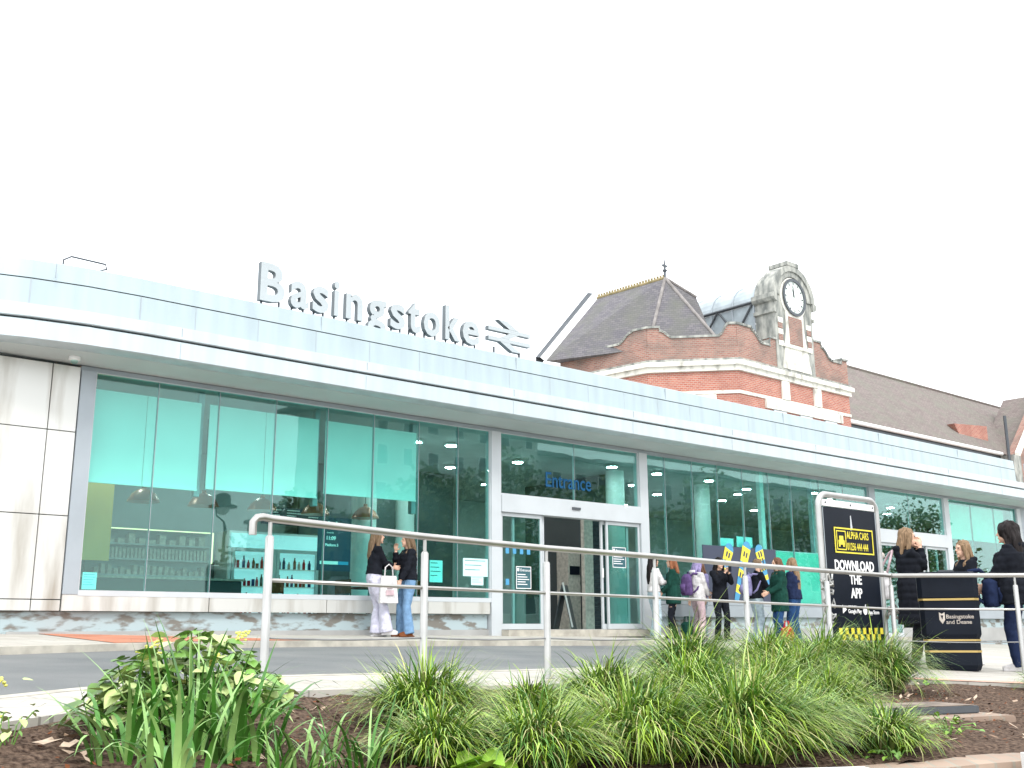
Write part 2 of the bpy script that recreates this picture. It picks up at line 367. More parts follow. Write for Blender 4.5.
for i in range(40):
    t0 = -5+i*.45; t1 = t0+.45; p0, p1 = fr(t0), fr(t1); d = -CF
    for (mbx, zt, zb, th0, th1) in ((a, -.66, -2.2, 0.0, .22), (b, -.575, -.658, -.07, .25)):
        q = [p0-d*.0+d*th0, p1+d*th0, p1+d*th1, p0+d*th1]
        z0 = [bed(p0.x, p0.y), bed(p1.x, p1.y)]
        o0, o1 = (z0[0]+.58, z0[1]+.58)
        vv = [(q[0].x, q[0].y, zb+o0), (q[1].x, q[1].y, zb+o1), (q[2].x, q[2].y, zb+o1), (q[3].x, q[3].y, zb+o0),
              (q[0].x, q[0].y, zt+o0), (q[1].x, q[1].y, zt+o1), (q[2].x, q[2].y, zt+o1), (q[3].x, q[3].y, zt+o0)]
        mbx.add(vv, [(0, 3, 2, 1), (4, 5, 6, 7), (0, 1, 5, 4), (1, 2, 6, 5), (2, 3, 7, 6), (3, 0, 4, 7)])
a.build('brickwork', 'brick', tw); b.build('coping', 'coping', tw)

# ------------------------------------------------------------------ modern station building
D = 14.8
sb = thing('station_building', 'modern single-storey station hall with curved silver roof edge and teal glass front', 'station', (0, 0, 0))
# roof edge profile swept along a plan path with a rounded left corner; (outward distance from wall, z)
path = []
for x in [44, 40, 36, 33, 31.4, 28, 24, 20, 16, 12, 9, 7, 5.2]: path.append((x, D, V((0, -1, 0))))
RC = 6.0
for i in range(1, 17):
    an = R(6*i); path.append((5.2-RC*math.sin(an), D+RC*(1-math.cos(an)), V((-math.sin(an), -math.cos(an), 0))))
def sweep(prof, pth, name, m, parent, z0=0, close=True, smooth=False):
    mb = MB(); n = len(prof); vs = []; fs = []
    for (x, y, nn) in pth:
        for (o, z) in prof: vs.append((x+nn.x*o, y+nn.y*o, z+z0))
    for i in range(len(pth)-1):
        for k in range(n if close else n-1):
            a = i*n+k; b = i*n+(k+1) % n; fs.append((a, b, b+n, a+n))
    if close: fs.append(tuple(range(n))); fs.append(tuple(reversed([(len(pth)-1)*n+k for k in range(n)])))
    return mb.add(vs, fs).build(name, m, parent, smooth='auto' if smooth else False)
sweep([(-.2, 3.63), (.72, 3.66), (.72, 3.70), (-.2, 3.70)], path, 'soffit', 'soffit', sb)
sweep([(.722, 3.665), (.915, 3.69), (.935, 3.705), (.935, 3.94), (.925, 3.95), (.722, 3.95)], path, 'lower_fascia', 'alu_lip', sb, smooth=True)
sweep([(.3, 3.952), (.89, 3.952), (.89, 3.972), (.3, 3.972)], path, 'shadow_gap', 'seam', sb)
up_path = [q for q in path]
sweep([(.3, 3.974), (.95, 3.974), (.96, 3.985), (.955, 4.15), (.945, 4.155), (.3, 4.155)], path, 'fascia_lip', 'alu_lip', sb)
upper = [q for q in path if q[0] <= 31.41]
sweep([(.3, 4.157), (.80, 4.157), (.79, 4.535), (.3, 4.535)], upper, 'upper_fascia', 'alu', sb)
sweep([(.2, 4.537), (.775, 4.537), (.775, 4.55), (.2, 4.55)], upper, 'roof_edge_seam', 'seam', sb)
sweep([(-.4, 4.552), (.79, 4.552), (.775, 4.80), (.70, 4.83), (-.4, 4.83)], upper, 'parapet_cap', 'alu', sb)
mb = MB()
for x in [6.0+i*.98 for i in range(26)]:     # vertical joints of the sloping panels
    mb.add([(x-.005, D-.803, 4.16), (x+.005, D-.803, 4.16), (x+.005, D-.793, 4.535), (x-.005, D-.793, 4.535)], [(0, 1, 2, 3)])
for i in (0, 2, 4, 6, 8, 10):
    x, y, nn = path[12+i]; tx = V((nn.y, -nn.x, 0))*.007
    p0 = V((x, y, 4.16))+nn*.805; p1 = V((x, y, 4.535))+nn*.794
    mb.add([p0-tx, p0+tx, p1+tx, p1-tx], [(0, 1, 2, 3)])
mb.build('panel_joints', 'frame_grey', sb)
mb = MB()
for x in [5.75+i*3.05 for i in range(12)]:
    mb.box(x-.004, x+.004, D-.938, D-.90, 3.71, 3.93); mb.box(x-.004, x+.004, D-.963, D-.94, 4.02, 4.14)
for x in [4.05+i*4 for i in range(9)]: mb.box(x-.004, x+.004, D-.792, D-.77, 4.57, 4.79)
mb.build('fascia_joints', 'frame_grey', sb)
bx('roof', 'soffit', -.3, 31.3, D-.2, 24, 4.4, 4.62, sb); bx('lower_roof', 'soffit', 31.3, 44, D-.2, 24, 3.95, 4.05, sb)
mb = MB(); mb.tube([(4.27, 14.5, 4.82), (4.27, 14.5, 5.0), (4.37, 14.5, 5.07), (4.84, 14.5, 5.06), (4.86, 14.5, 4.99), (4.8, 14.62, 4.99), (4.8, 14.62, 4.82)], .014, 8)
mb.build('roof_handrail', 'darksteel', sb)
# interior shell
bx('interior_floor', 'infloor', 4.1, 44, D+.02, 24.3, -.35, .02, sb)
bx('interior_ceiling', 'ceiling', 4.1, 44, D+.12, 24.3, 3.62, 3.7, sb)
bx('back_wall', 'inwall', 4.1, 44, 23.9, 24.2, .02, 3.62, sb); bx('end_wall', 'inwall', 43.8, 44, D+.1, 23.9, .02, 3.62, sb)
bx('end_wall', 'inwall', 4.12, 4.3, D+.1, 23.9, .02, 3.62, sb)
bx('partition', 'inwall', 4.35, 11.2, 20.7, 20.85, .02, 3.6, sb); bx('partition', 'indark', 11.3, 12.8, 20.3, 20.4, .02, 3.6, sb)
bx('partition', 'cream', 4.32, 6.62, 18.4, 18.5, 1.2, 3.6, sb)
bx('partition', 'indark', 17.9, 18.0, 17.5, 20.5, .02, 3.6, sb)
bx('partition', 'indark', 13.0, 15.2, 20.0, 20.1, .02, 3.6, sb)
for x, y, r, m in ((11.14, 17.5, .24, 'white'), (17.8, 17.2, .22, 'white'), (13.0, 18.8, .2, 'white'), (21.3, 17.5, .2, 'white'), (26.5, 17.5, .2, 'white')):
    MB().lathe([(r, .02), (r, 3.62)], (x, y, 0), 24).build('interior_column', m, sb, smooth='auto')
# left clad wall: panels with open joints
mb = MB(); xs = [-.8, 1.2, 2.6, 3.42, 4.345, 4.72]; zs = [.28, .43, 1.535, 2.68, 3.60]
for i in range(len(xs)-1):
    for j in range(4):
        mb.box(xs[i]+.006, xs[i+1]-.006, D-.04, D, zs[j]+.006, zs[j+1]-.006)
mb.build('wall_cladding', 'cladding', sb, bevel=.003)
bx('wall_core', 'seam', -.9, 4.72, D+.003, D+.1, .279, 3.62, sb)
mb = MB(); xs = [4.726, 6.8, 8.75, 10.7, 12.05]
for i in range(4): mb.box(xs[i]+.006, xs[i+1]-.006, D-.05, D, .285, .50)
mb.build('sill_panels', 'cladding', sb, bevel=.003)
bx('plinth', 'plinth', -.9, 12.05, D+.04, D+.3, -.4, .278, sb); bx('plinth', 'plinth', 16.25, 24.6, D+.04, D+.3, -.6, .26, sb); bx('plinth', 'plinth', 28.7, 43.9, D+.04, D+.3, -.9, .26, sb)
xs = [16.25, 18.3, 20.4, 22.5, 24.6]
for i in range(4): bx('sill_panel', 'frame_grey', xs[i]+.006, xs[i+1]-.006, D-.05, D+.03, .262, .50, sb, .003)
bx('sill_panel', 'frame_grey', 28.7, 33.0, D-.05, D+.03, .262, .50, sb, .003)
bx('cornice_trim', 'frame_grey', 4.73, 36, D-.01, D+.08, 3.565, 3.628, sb)
# posts
for x0, x1, m in ((4.727, 4.93, 'frame_grey'), (12.07, 12.30, 'frame'), (15.99, 16.235, 'frame'), (24.60, 24.88, 'frame_grey'), (28.42, 28.69, 'frame'), (32.85, 33.1, 'frame')):
    bx('post', m, x0, x1, D-.06, D+.12, -.35 if x0 > 5 else .5, 3.563, sb, bevel=.004)
bx('end_wall_panel', 'frame_grey', 33.104, 44, D-.02, D+.1, -.6, 3.56, sb)
def window(x0, x1, z0, z1, joints, fm='frame', gm='glass', sillm=None):
    fr_ = MB(); t = .045
    fr_.box(x0, x1, D-.055, D+.06, z0-t-.03, z0); fr_.box(x0, x1, D-.03, D+.06, z1, z1+.012)
    fr_.box(x0, x0+.02, D-.03, D+.06, z0+.001, z1-.001); fr_.box(x1-.02, x1, D-.03, D+.06, z0+.001, z1-.001)
    w_ = fr_.build('window', fm, sb)
    pn = MB(); xs = [x0+.022]+joints+[x1-.022]
    for a, b in zip(xs, xs[1:]): pn.box(a+.004, b-.004, D+.0, D+.012, z0+.002, z1-.002)
    pn.build('pane', gm, w_)
    jn = MB()
    for x in joints: jn.box(x-.004, x+.004, D-.002, D+.05, z0+.002, z1-.002)
    if joints: jn.build('glazing_joint', 'frame_grey', w_)
    return w_
wA = window(4.93, 12.07, .56, 3.55, [5.86, 6.81, 7.76, 8.69, 9.58, 10.5, 11.35])
bl = MB()
for a, b, z in ((4.98, 6.66, 2.09), (6.79, 8.70, 2.13), (8.82, 10.66, 2.22)):
    n = 2
    for k in range(n):
        xa = a+(b-a)*k/n; xb = a+(b-a)*(k+1)/n; bl.box(xa+.004, xb-.004, D+.30, D+.304, z, 3.40)
        bl.box(xa+.004, xb-.004, D+.285, D+.315, z-.03, z)
bl.build('blind', 'blind', wA)
for x in (6.725, 8.76, 10.72): bx('mullion', 'frame_grey', x-.045, x+.045, D+.45, D+.55, 2.0, 3.6, wA)
wB = window(16.235, 24.60, .58, 3.55, [16.83, 17.71, 18.56, 19.45, 20.42, 21.29, 22.45, 23.5], 'frame_grey')
bx('mullion', 'white', 20.36, 20.50, D+.2, D+.3, .55, 3.6, wB); bx('mullion', 'frame_grey', 22.4, 22.46, D+.2, D+.3, .55, 3.6, wB)
wC = window(28.69, 32.85, .58, 3.55, [30.05, 31.45], 'frame_grey')
MB().box(28.9, 32.7, D+.3, D+.304, 2.5, 3.5).build('blind', 'tealboard', wC)
wT = window(12.30, 15.99, 2.44, 3.55, [14.2], 'frame')
wT2 = window(24.88, 28.42, 2.52, 3.55, [26.6], 'frame')
# entrance doors
def door_bay(x0, x1, zh, gap0, gap1, base):
    h = MB(); h.box(x0, x1, D-.075, D+.13, zh, zh+.305); h.build('door_header', 'frame', sb, bevel=.006)
    bx('threshold', 'kerb', x0, x1, D-.25, D+.3, base-.12, base+.012, sb)
    def leaf(a, b, y, nm='door'):
        d = MB(); w_ = .05
        d.box(a, b, y-.02, y+.02, base+.02, base+.12); d.box(a, b, y-.02, y+.02, zh-.07, zh-.003)
        d.box(a, a+w_, y-.02, y+.02, base+.121, zh-.071); d.box(b-w_, b, y-.02, y+.02, base+.121, zh-.071)
        o = d.build(nm, 'frame', sb, bevel=.003)
        MB().box(a+w_+.002, b-w_-.002, y-.005, y+.005, base+.122, zh-.072).build('pane', 'glass_clear', o)
        return o
    leaf(x0+.01, gap0-.1, D, 'side_screen'); leaf(gap1+.1, x1-.01, D, 'side_screen')
    l1 = leaf(gap0-.78, gap0, D+.055); l2 = leaf(gap1, gap1+.78, D+.055)
    for l, a in ((l1, gap0-.045), (l2, gap1+.005)): MB().box(a, a+.04, D+.02, D+.033, 1.0, 1.18).build('handle', 'white', l)
door_bay(12.30, 15.99, 2.10, 13.42, 14.92, .0)
door_bay(24.88, 28.42, 2.17, 25.9, 27.2, -.22)
bx('motion_sensor', 'darksteel', 14.05, 14.26, D-.10, D-.077, 2.25, 2.30, sb)
# interior items at the entrance seen through the open doors
sh = thing('roller_shutter', 'grey ribbed shutter stack just inside the open station door', 'shutter', (16.36, 16.4, .02))
mb = MB()
for i in range(31): mb.box(-.14, .2, -.03+.008*(i % 2), .03, i*.08, i*.08+.07)
mb.build('slats', 'cgrey', sh); bx('guide_rail', 'ccream', -.42, -.16, -.05, .05, 0, 2.5, sh)
tk = thing('ticket_machine', 'tall tan cabinet with a dark screen inside the entrance doorway', 'machine', (17.5, 18.5, .02))
bx('cabinet', 'ccream', -.2, .2, -.2, .2, 0, 1.9, tk, .01); bx('screen', 'black', -.15, .15, -.23, -.202, 1.25, 1.45, tk)
ab = thing('floor_sign', 'folding A-frame floor sign just inside the station doorway', 'sign', (15.86, 16.9, .02), R(35))
mb = MB()
for s in (-1, 1):
    T = Matrix.Rotation(R(12*s), 4, 'X'); mb.box(-.25, .25, -.012, .012, 0, .95, T=Matrix.Translation((0, s*.2, 0)) @ T)
mb.build('boards', 'darksteel', ab); MB().box(-.26, -.22, -.23, -.2, 0, .95, T=Matrix.Rotation(R(-12), 4, 'X')).build('edge_trim', 'white', ab)

# security camera under the soffit
sc = thing('security_camera', 'small white dome security camera under the roof soffit above the left wall cladding', 'camera', (4.52, 14.45, 3.655))
MB().lathe([(.075, 0), (.075, -.045), (.06, -.055)], (0, 0, 0), 20).build('housing', 'white', sc, smooth='auto')
MB().ell((0, 0, -.055), .05, .05, .05).build('dome', 'glass_clear', sc, smooth=True)

# ------------------------------------------------------------------ roof lettering
sg = thing('station_name_sign', 'large silver letters reading Basingstoke with double arrow standing on the roof edge', 'sign', (0, 0, 0))
LY = 14.3
specs = [('B', 7.08, 7.50), ('a', 7.60, 7.92), ('s', 7.99, 8.28), ('i', 8.375, 8.47), ('n', 8.60, 8.92), ('g', 9.02, 9.38), ('s', 9.46, 9.76), ('t', 9.82, 10.07), ('o', 10.14, 10.49), ('k', 10.60, 10.93), ('e', 10.98, 11.36)]
for ch, a, b in specs:
    vs, fs = text_mb(ch, .82, depth=.10, offset=.02)
    x0 = min(v[0] for v in vs); x1 = max(v[0] for v in vs); k = (b-a)/(x1-x0)
    mb = MB(); mb.add([(a+(v[0]-x0)*k, LY-.045-v[2], 4.945+v[1]*1.03) for v in vs], fs)
    lt = mb.build('letter', ['letter', 'letter_side_shade'], sg, fix=False); lt.data.update()
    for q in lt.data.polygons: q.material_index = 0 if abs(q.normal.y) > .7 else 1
    for x in ((a+.06, b-.06) if b-a > .2 else ((a+b)/2,)): bx('support_post', 'darksteel', x-.015, x+.015, LY-.03, LY-.01, 4.83, 4.97, lt)
# double arrow symbol: two bars, with a slanted zigzag joining them
lx, lz, W_, H_ = 11.60, 4.96, 1.0, .56
def LP(a, b, d): return (lx+a*W_, d, lz+b*H_)
ar = MB()
for poly in ([(0, .60), (1, .60), (1, .73), (0, .73)], [(0, .27), (1, .27), (1, .40), (0, .40)]):
    ar.prism([(a, b) for a, b in poly], LP, LY-.05, LY+.05)
ar.prism([(.22, 1.0), (.44, 1.0), (.72, .735), (.50, .735)], LP, LY-.05, LY+.05)
ar.prism([(.50, .597), (.72, .597), (.50, .403), (.28, .403)], LP, LY-.05, LY+.05)
ar.prism([(.28, .267), (.50, .267), (.78, 0), (.56, 0)], LP, LY-.05, LY+.05)
arr = ar.build('double_arrow', ['letter', 'letter_side_shade'], sg)
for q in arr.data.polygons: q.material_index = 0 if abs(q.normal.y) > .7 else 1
for x in (11.75, 12.35): bx('support_post', 'darksteel', x-.015, x+.015, LY-.03, LY, 4.83, 5.0, arr)

# lettering on the glass over the door
tag(text('entrance_lettering', 'Entrance', .40, 'blueink', face_T((13.42, D-.006, 2.66)), depth=.006, offset=.004, sx=.86),
    'dark blue word Entrance on the glass above the main doors', 'lettering')

# ------------------------------------------------------------------ posters, displays, boards on or behind the glass
def poster(name, label, cat, x0, x1, z0, z1, y, base, lines=0, ink='ink', extra=None, group=None):
    t = thing(name, label, cat, (x0, y, z0), 0, group)
    W, H = x1-x0, z1-z0
    bx('sheet', base, 0, W, -.004, .004, 0, H, t)
    if lines:
        mb = MB(); rnd = random.Random(hash(label) % 1000 if False else int(x0*100))
        for i in range(lines):
            zc = H*(.88-.76*i/lines); L_ = W*(rnd.uniform(.5, .86)); mb.box(W*.07, W*.07+L_, -.008, -.0045, zc-H*.018, zc+H*.012)
        mb.build('print', ink, t)
    if extra: extra(t, W, H)
    return t
def hdr(txt, size, m, fx=.1, fz=.8):
    def fn(t, W, H): text('heading', txt, size, m, face_T((W*fx, -.006, H*fz)), t, depth=.003, offset=.003)
    return fn
poster('notice', 'wide pale notice in the lower right corner of the large left window', 'notice', 11.47, 12.02, .93, 1.24, D-.008, 'poster', 3)
poster('notice', 'small portrait sheet below the wide notice beside the door post', 'notice', 11.65, 11.92, .78, .925, D-.008, 'poster', 3)
poster('notice', 'pale notice low in the large window just right of the woman in blue jeans', 'notice', 10.78, 11.05, .81, 1.18, D+.03, 'poster', 4)
poster('notice', 'pale blue leaflet low at the far left corner of the large window', 'notice', 5.0, 5.19, .575, .80, D+.03, 'poster', 5, 'cyan')
def disp(t, W, H):
    text('heading', 'Reading', .085, 'text_white', face_T((W*.28, -.006, H*.86)), t, depth=.003, offset=.003)
    text('line', 'towards', .04, 'text_white', face_T((W*.26, -.006, H*.70)), t, depth=.003)
    text('time', '11:09', .085, 'text_white', face_T((W*.24, -.006, H*.58)), t, depth=.003, offset=.003)
    text('line', 'Platform 5', .06, 'text_white', face_T((W*.22, -.006, H*.46)), t, depth=.003, offset=.002)
    bx('bar', 'text_white', W*.08, W*.62, -.008, -.0045, H*.12, H*.18, t); bx('bar', 'cyan', W*.625, W*.93, -.008, -.0045, H*.12, H*.18, t)
poster('departure_display', 'tall dark departures poster reading Reading and Platform 5 behind the left window', 'display', 8.98, 9.62, .98, 1.86, 15.5, 'navy', 0, extra=disp)
def entr(t, W, H):
    text('heading', 'Entrance', H*.17, 'text_white', face_T((W*.28, -.006, H*.78)), t, depth=.003)
    mb = MB(); mb.box(W*.08, W*.2, -.008, -.0045, H*.78, H*.92)
    for i in range(5): mb.box(W*.08, W*(.62+.12*((i*7) % 3)), -.008, -.0045, H*(.62-.11*i), H*(.655-.11*i))
    for a, b, c, d in ((0, W, 0, .012), (0, W, H-.012, H), (0, .012, .013, H-.013), (W-.012, W, .013, H-.013)): mb.box(a, b, -.0075, -.0045, c, d)
    mb.build('print', 'text_white', t)
poster('door_notice', 'black notice headed Entrance on the left glass side screen of the main doors', 'notice', 12.68, 13.04, .74, 1.14, D-.01, 'ink', 0, extra=entr)
poster('door_notice', 'black notice headed Entrance on the right glass door of the main entrance', 'notice', 15.18, 15.56, 1.2, 1.60, D-.01, 'ink', 0, extra=entr)
for k, lab in enumerate(('leftmost of the upper row of blue door stickers', 'second from left in the upper row of blue door stickers', 'third from left in the upper row of blue door stickers', 'rightmost of the upper row of blue door stickers')):
    tag(bx('door_sticker', 'cyan', 12.44+k*.17, 12.52+k*.17, D-.009, D-.006, 1.36, 1.47), lab, 'sticker', 'small blue stickers on the left door glass')
tag(bx('door_sticker', 'cyan', 12.44, 12.52, D-.009, D-.006, .80, .91), 'single low blue sticker left of the Entrance notice on the door glass', 'sticker', 'small blue stickers on the left door glass')
nb = thing('advert_board', 'dark navy advert board with slanting yellow and blue ribbons behind the glass', 'advert board', (17.9, D-.052, .57))
bx('panel', 'navy', 0, 2.58, 0, .02, 0, 1.2, nb)
for k, (xa, za, xb, zb) in enumerate(((.45, .22, .88, 1.13), (1.05, .04, 1.50, 1.2), (2.2, .40, 1.95, 1.15))):
    p0, p1 = V((xa, 0, za)), V((xb, 0, zb)); d = (p1-p0); n_ = V((d.z, 0, -d.x)).normalized()
    mb = MB(); w0, w1 = .07, .145
    segs = 7
    for i in range(segs):
        f0, f1 = i/segs, (i+1)/segs; a0 = p0+d*f0; a1 = p0+d*f1; q0 = w0+(w1-w0)*f0; q1 = w0+(w1-w0)*f1
        sk = n_*0
        vv = [a0-n_*q0, a0+n_*q0, a1+n_*q1, a1-n_*q1]
        mb.add([(v.x, -.010, v.z) for v in vv]+[(v.x, -.003, v.z) for v in vv], [(0, 1, 2, 3), (7, 6, 5, 4), (0, 4, 5, 1), (1, 5, 6, 2), (2, 6, 7, 3), (3, 7, 4, 0)], 0 if i % 2 else (1 if i < 5 else 0))
    an = [math.pi*j/8 for j in range(9)]
    dd = d.normalized(); vv = [p1+n_*(w1*math.cos(q))+dd*(w1*math.sin(q)) for q in an]
    mb.add([(v.x, -.010, v.z) for v in vv], [tuple(range(9))], 1)
    mb.build('ribbon', ['yellow', 'cyan'], nb)
    mb = MB()
    for i in range(3):
        f0 = .42+.2*i; c0 = p0+d*f0
        for s in (-.5, .15): mb.add([(v.x, -.014, v.z) for v in (c0+n_*(s*w1*.9), c0+n_*((s+.35)*w1*.9), c0+n_*((s+.35)*w1*.9)+dd*.12, c0+n_*(s*w1*.9)+dd*.12)], [(0, 1, 2, 3)])
    mb.build('bold_print', 'navy', nb)
tb = thing('teal_panel', 'plain teal advert panel behind the glass right of the navy board', 'advert board', (20.62, D+.13, .57)); bx('panel', 'tealboard', 0, 2.6, 0, .02, 0, 1.19, tb); bx('edge', 'white', 0, 2.6, -.003, .023, 1.192, 1.21, tb)
poster('notice', 'narrow pale sheet above the left part of the navy advert board', 'notice', 18.6, 19.08, 1.79, 1.96, D+.05, 'poster', 0)
poster('notice', 'squarer pale sheet above the middle of the navy advert board', 'notice', 19.2, 19.76, 1.79, 2.02, D+.05, 'poster', 0)

# ------------------------------------------------------------------ cafe interior
def pendant(loc):
    t = thing('pendant_lamp', '', 'lamp', loc, 0, 'copper dome pendants in the cafe window')
    MB().lathe([(.26, 0), (.25, .03), (.19, .13), (.10, .20), (.04, .22), (.035, .27)], (0, 0, 0), 24).build('shade', 'copper', t, smooth='auto')
    MB().lathe([(.20, .008), (.20, .02)], (0, 0, 0), 24).build('bulb_disc', 'lamp', t)
    MB().tube([(0, 0, .26), (0, 0, 1.5)], .006, 6).build('cord', 'black', t)
    return t
names = ['copper dome pendant lamp nearest the left end of the cafe window', 'second copper dome pendant lamp from the left, beside the first blind gap', 'copper dome pendant lamp hanging above the tall fridge', 'copper dome pendant lamp between the fridge and the departures poster', 'copper dome pendant lamp in front of the round column']
p0 = None
for i, x in enumerate((6.6, 7.63, 8.72, 9.78, 10.85)):
    o = pendant((x, 17, 2.07)) if p0 is None else copy_tree(p0); p0 = p0 or o
    o.location = (x, 17, 2.07); o['label'] = names[i]
dl = None
spots = [(12.78-.3, 16.5, 2.9), (12.2, 17.8, 0), (13.0, 19.5, 0), (17.0, 16.5, 0), (18.6, 16.6, 0), (19.6, 18.3, 0), (22.5, 17, 0), (14.9, 17.3, 0), (11.7, 16.6, 0), (24, 19, 0), (26.2, 17, 0), (29.5, 17, 0), (9, 18.6, 0), (6.4, 17.6, 0), (18.2, 19.5, 0), (20.5, 16.6, 0), (21.5, 19.2, 0), (23.2, 17.8, 0), (16.6, 20.5, 0), (24.6, 16.4, 0), (19.4, 21, 0), (14.2, 18.8, 0), (28, 18.5, 0), (31, 18, 0), (26.8, 20, 0), (22.6, 21.5, 0)]  # later entries are extra lights, added to brighten the hall
for i, (x, y, _) in enumerate(spots):
    if dl is None:
        dl = thing('ceiling_light', '', 'light', (x, y, 3.6), 0, 'round ceiling lights in the station hall')
        MB().lathe([(.13, 0), (.14, -.03), (.12, -.04)], (0, 0, 0), 20).build('rim', 'white', dl, smooth='auto')
        MB().lathe([(.11, -.044), (.11, -.048)], (0, 0, 0), 20).build('diffuser', 'lampw', dl); o = dl
    else: o = copy_tree(dl)
    o.location = (x, y, 3.6)
for o in [q for q in COL.objects if q.name.startswith('ceiling_light')]: o['label'] = 'small round white light set in the dark ceiling behind the teal glass, in a set with extras added to brighten the hall'
fg = thing('drinks_fridge', 'tall lit glass fridge with two doors in the cafe', 'fridge', (9.42, 19.6, .02))
bx('body', 'white', 0, 2.0, .1, .7, 0, 1.95, fg, .01); bx('light_box', 'fridge_glow', .03, 1.97, .06, .098, 1.62, 1.9, fg); bx('back_light', 'fridge_glow', .06, 1.94, .092, .099, .2, 1.55, fg)
for a in (.03, 1.01):
    d_ = MB(); d_.box(a, a+.06, -.02, .03, .1, 1.6); d_.box(a+.9, a+.96, -.02, .03, .1, 1.6); d_.box(a+.061, a+.899, -.02, .03, .1, .16); d_.box(a+.061, a+.899, -.02, .03, 1.54, 1.6)
    dd_ = d_.build('door', 'frame', fg)
mb = MB()
for z in (.5, .85, 1.2): mb.box(.06, 1.94, .035, .09, z, z+.02)
mb.build('shelf', 'white', fg)
mb = MB(); rr = random.Random(3)
for z in (.22, .521, .871, 1.221):
    x = .12
    while x < 1.86:
        h = rr.uniform(.14, .25); mb.lathe([(.03, 0), (.03, h*.6), (.012, h*.85), (.014, h)] if rr.random() < .6 else [(.032, 0), (.032, h*.62)], (x, .06, z), 8, mi=rr.randrange(5)); x += rr.uniform(.075, .13)
tag(mb.build('drink_bottles', ['cdenim', 'cred', 'cgreen', 'ccream', 'cbrown']), 'rows of mixed drink bottles and cans on the shelves of the lit fridge', 'bottles'); COL.objects['drink_bottles'].location = (9.42, 19.6, .02); COL.objects['drink_bottles']['kind'] = 'stuff'
su = thing('back_shelving', 'long shelving unit with crockery and rows of goods on the cafe back wall', 'shelving', (6.9, 20.0, .02))
mb = MB(); mb.box(0, 2.35, .4, .45, 0, 1.9)
for z in (.75, 1.02, 1.32, 1.6, 1.88): mb.box(0, 2.35, .05, .4, z, z+.03)
mb.build('carcass', 'inwall', su); bx('gold_edge', 'strip', 0, 2.35, .03, .048, 1.89, 1.905, su); bx('gold_edge', 'strip', 2.32, 2.35, .03, .048, 1.3, 1.885, su)
mb = MB()
for z, cnt in ((.78, 24), (1.05, 18), (1.35, 30), (1.63, 11)):
    for k in range(cnt):
        x = .08+2.2*k/cnt; h = rr.uniform(.08, .2) if z != 1.35 else .2; mb.box(x, x+2.2/cnt*.6, .1, .28, z, z+h)
goods = mb.build('shelf_goods', 'ccream'); goods.location = (6.9, 20, .02); tag(goods, 'rows of small packets and cups on the long cafe shelving', 'goods', None, 'stuff')
ct = thing('cafe_counter', 'dark cafe serving counter behind the large left window', 'counter', (5.2, 18.6, .02)); bx('base', 'indark', 0, 4, 0, .7, 0, .9, ct, .01); bx('worktop', 'ccream', -.03, 4.03, -.05, .75, .902, .94, ct)
mbd = thing('menu_board', 'dark menu board with pale writing above the lit fridge', 'menu board', (10.0, 19.5, 2.12)); bx('panel', 'navy', 0, 1.5, 0, .03, 0, .35, mbd)
mb = MB()
for k in range(3):
    for i in range(5): mb.box(.06+k*.5, .06+k*.5+rr.uniform(.2, .38), -.006, -.002, .29-.055*i, .31-.055*i)
mb.build('writing', 'text_white', mbd)
ts = thing('cafe_table', 'small round cafe table beside the column behind the glass', 'table', (10.6, 16.4, .02))
MB().lathe([(.34, .72), (.34, .75)], (0, 0, 0), 24).build('tabletop', 'cbrown', ts); MB().lathe([(.22, 0), (.2, .02), (.03, .05), (.03, .72)], (0, 0, 0), 16).build('pedestal', 'black', ts)
def cafe_chair(loc, rz, lab):
    t = thing('cafe_chair', lab, 'chair', loc, rz, 'dark cafe chairs behind the window')
    bx('seat', 'cbrown', -.21, .21, -.21, .21, .44, .47, t, .008); bx('backrest', 'cbrown', -.2, .2, .19, .215, .62, .86, t, .008)
    for x in (-.19, .19):
        for y in (-.19, .19): MB().tube([(x, y, 0), (x*.97, y, .44)] + ([(x*.97, y+.01, .86)] if y > 0 else []), .012, 8).build('leg', 'black', t)
    return t
cafe_chair((10.1, 16.2, .02), R(100), 'dark cafe chair left of the round table')
cafe_chair((11.1, 16.0, .02), R(-80), 'dark cafe chair right of the round table')
cafe_chair((8.9, 16.4, .02), R(20), 'dark cafe chair in front of the lit fridge')

# ------------------------------------------------------------------ Victorian station building
vb = thing('victorian_station_block', 'red brick Victorian station block with stone clock gable and slate hip roof', 'station')
ZC = 10.2
front = [(41.0, 30.5), (40.75, 25.0), (33.0, 25.0), (30.64, 27.6), (30.0, 32.0)]
def wall_run(pts, z0, z1, th, name, m, out=0, parent=vb):
    mb = MB(); n = len(pts); ns = []
    for i, (x, y) in enumerate(pts):
        d = V((0, 0))
        for a, b in ((i-1, i), (i, i+1)):
            if a >= 0 and b < n:
                e = V((pts[b][0]-pts[a][0], pts[b][1]-pts[a][1])).normalized(); d += V((-e.y, e.x))*-1 if False else V((e.y, -e.x))*-1
        d.normalize(); ns.append(d)
    vs = []
    for (x, y), d in zip(pts, ns):
        sgn = 1
        vs += [(x+d.x*out, y+d.y*out, z0), (x-d.x*th, y-d.y*th, z0), (x-d.x*th, y-d.y*th, z1), (x+d.x*out, y+d.y*out, z1)]
    fs = [(0, 1, 2, 3), tuple(reversed([(n-1)*4+k for k in range(4)]))]
    for i in range(n-1):
        for k in range(4):
            a = i*4+k; b = i*4+(k+1) % 4; fs.append((a, b, b+4, a+4))
    return mb.add(vs, fs).build(name, m, parent)
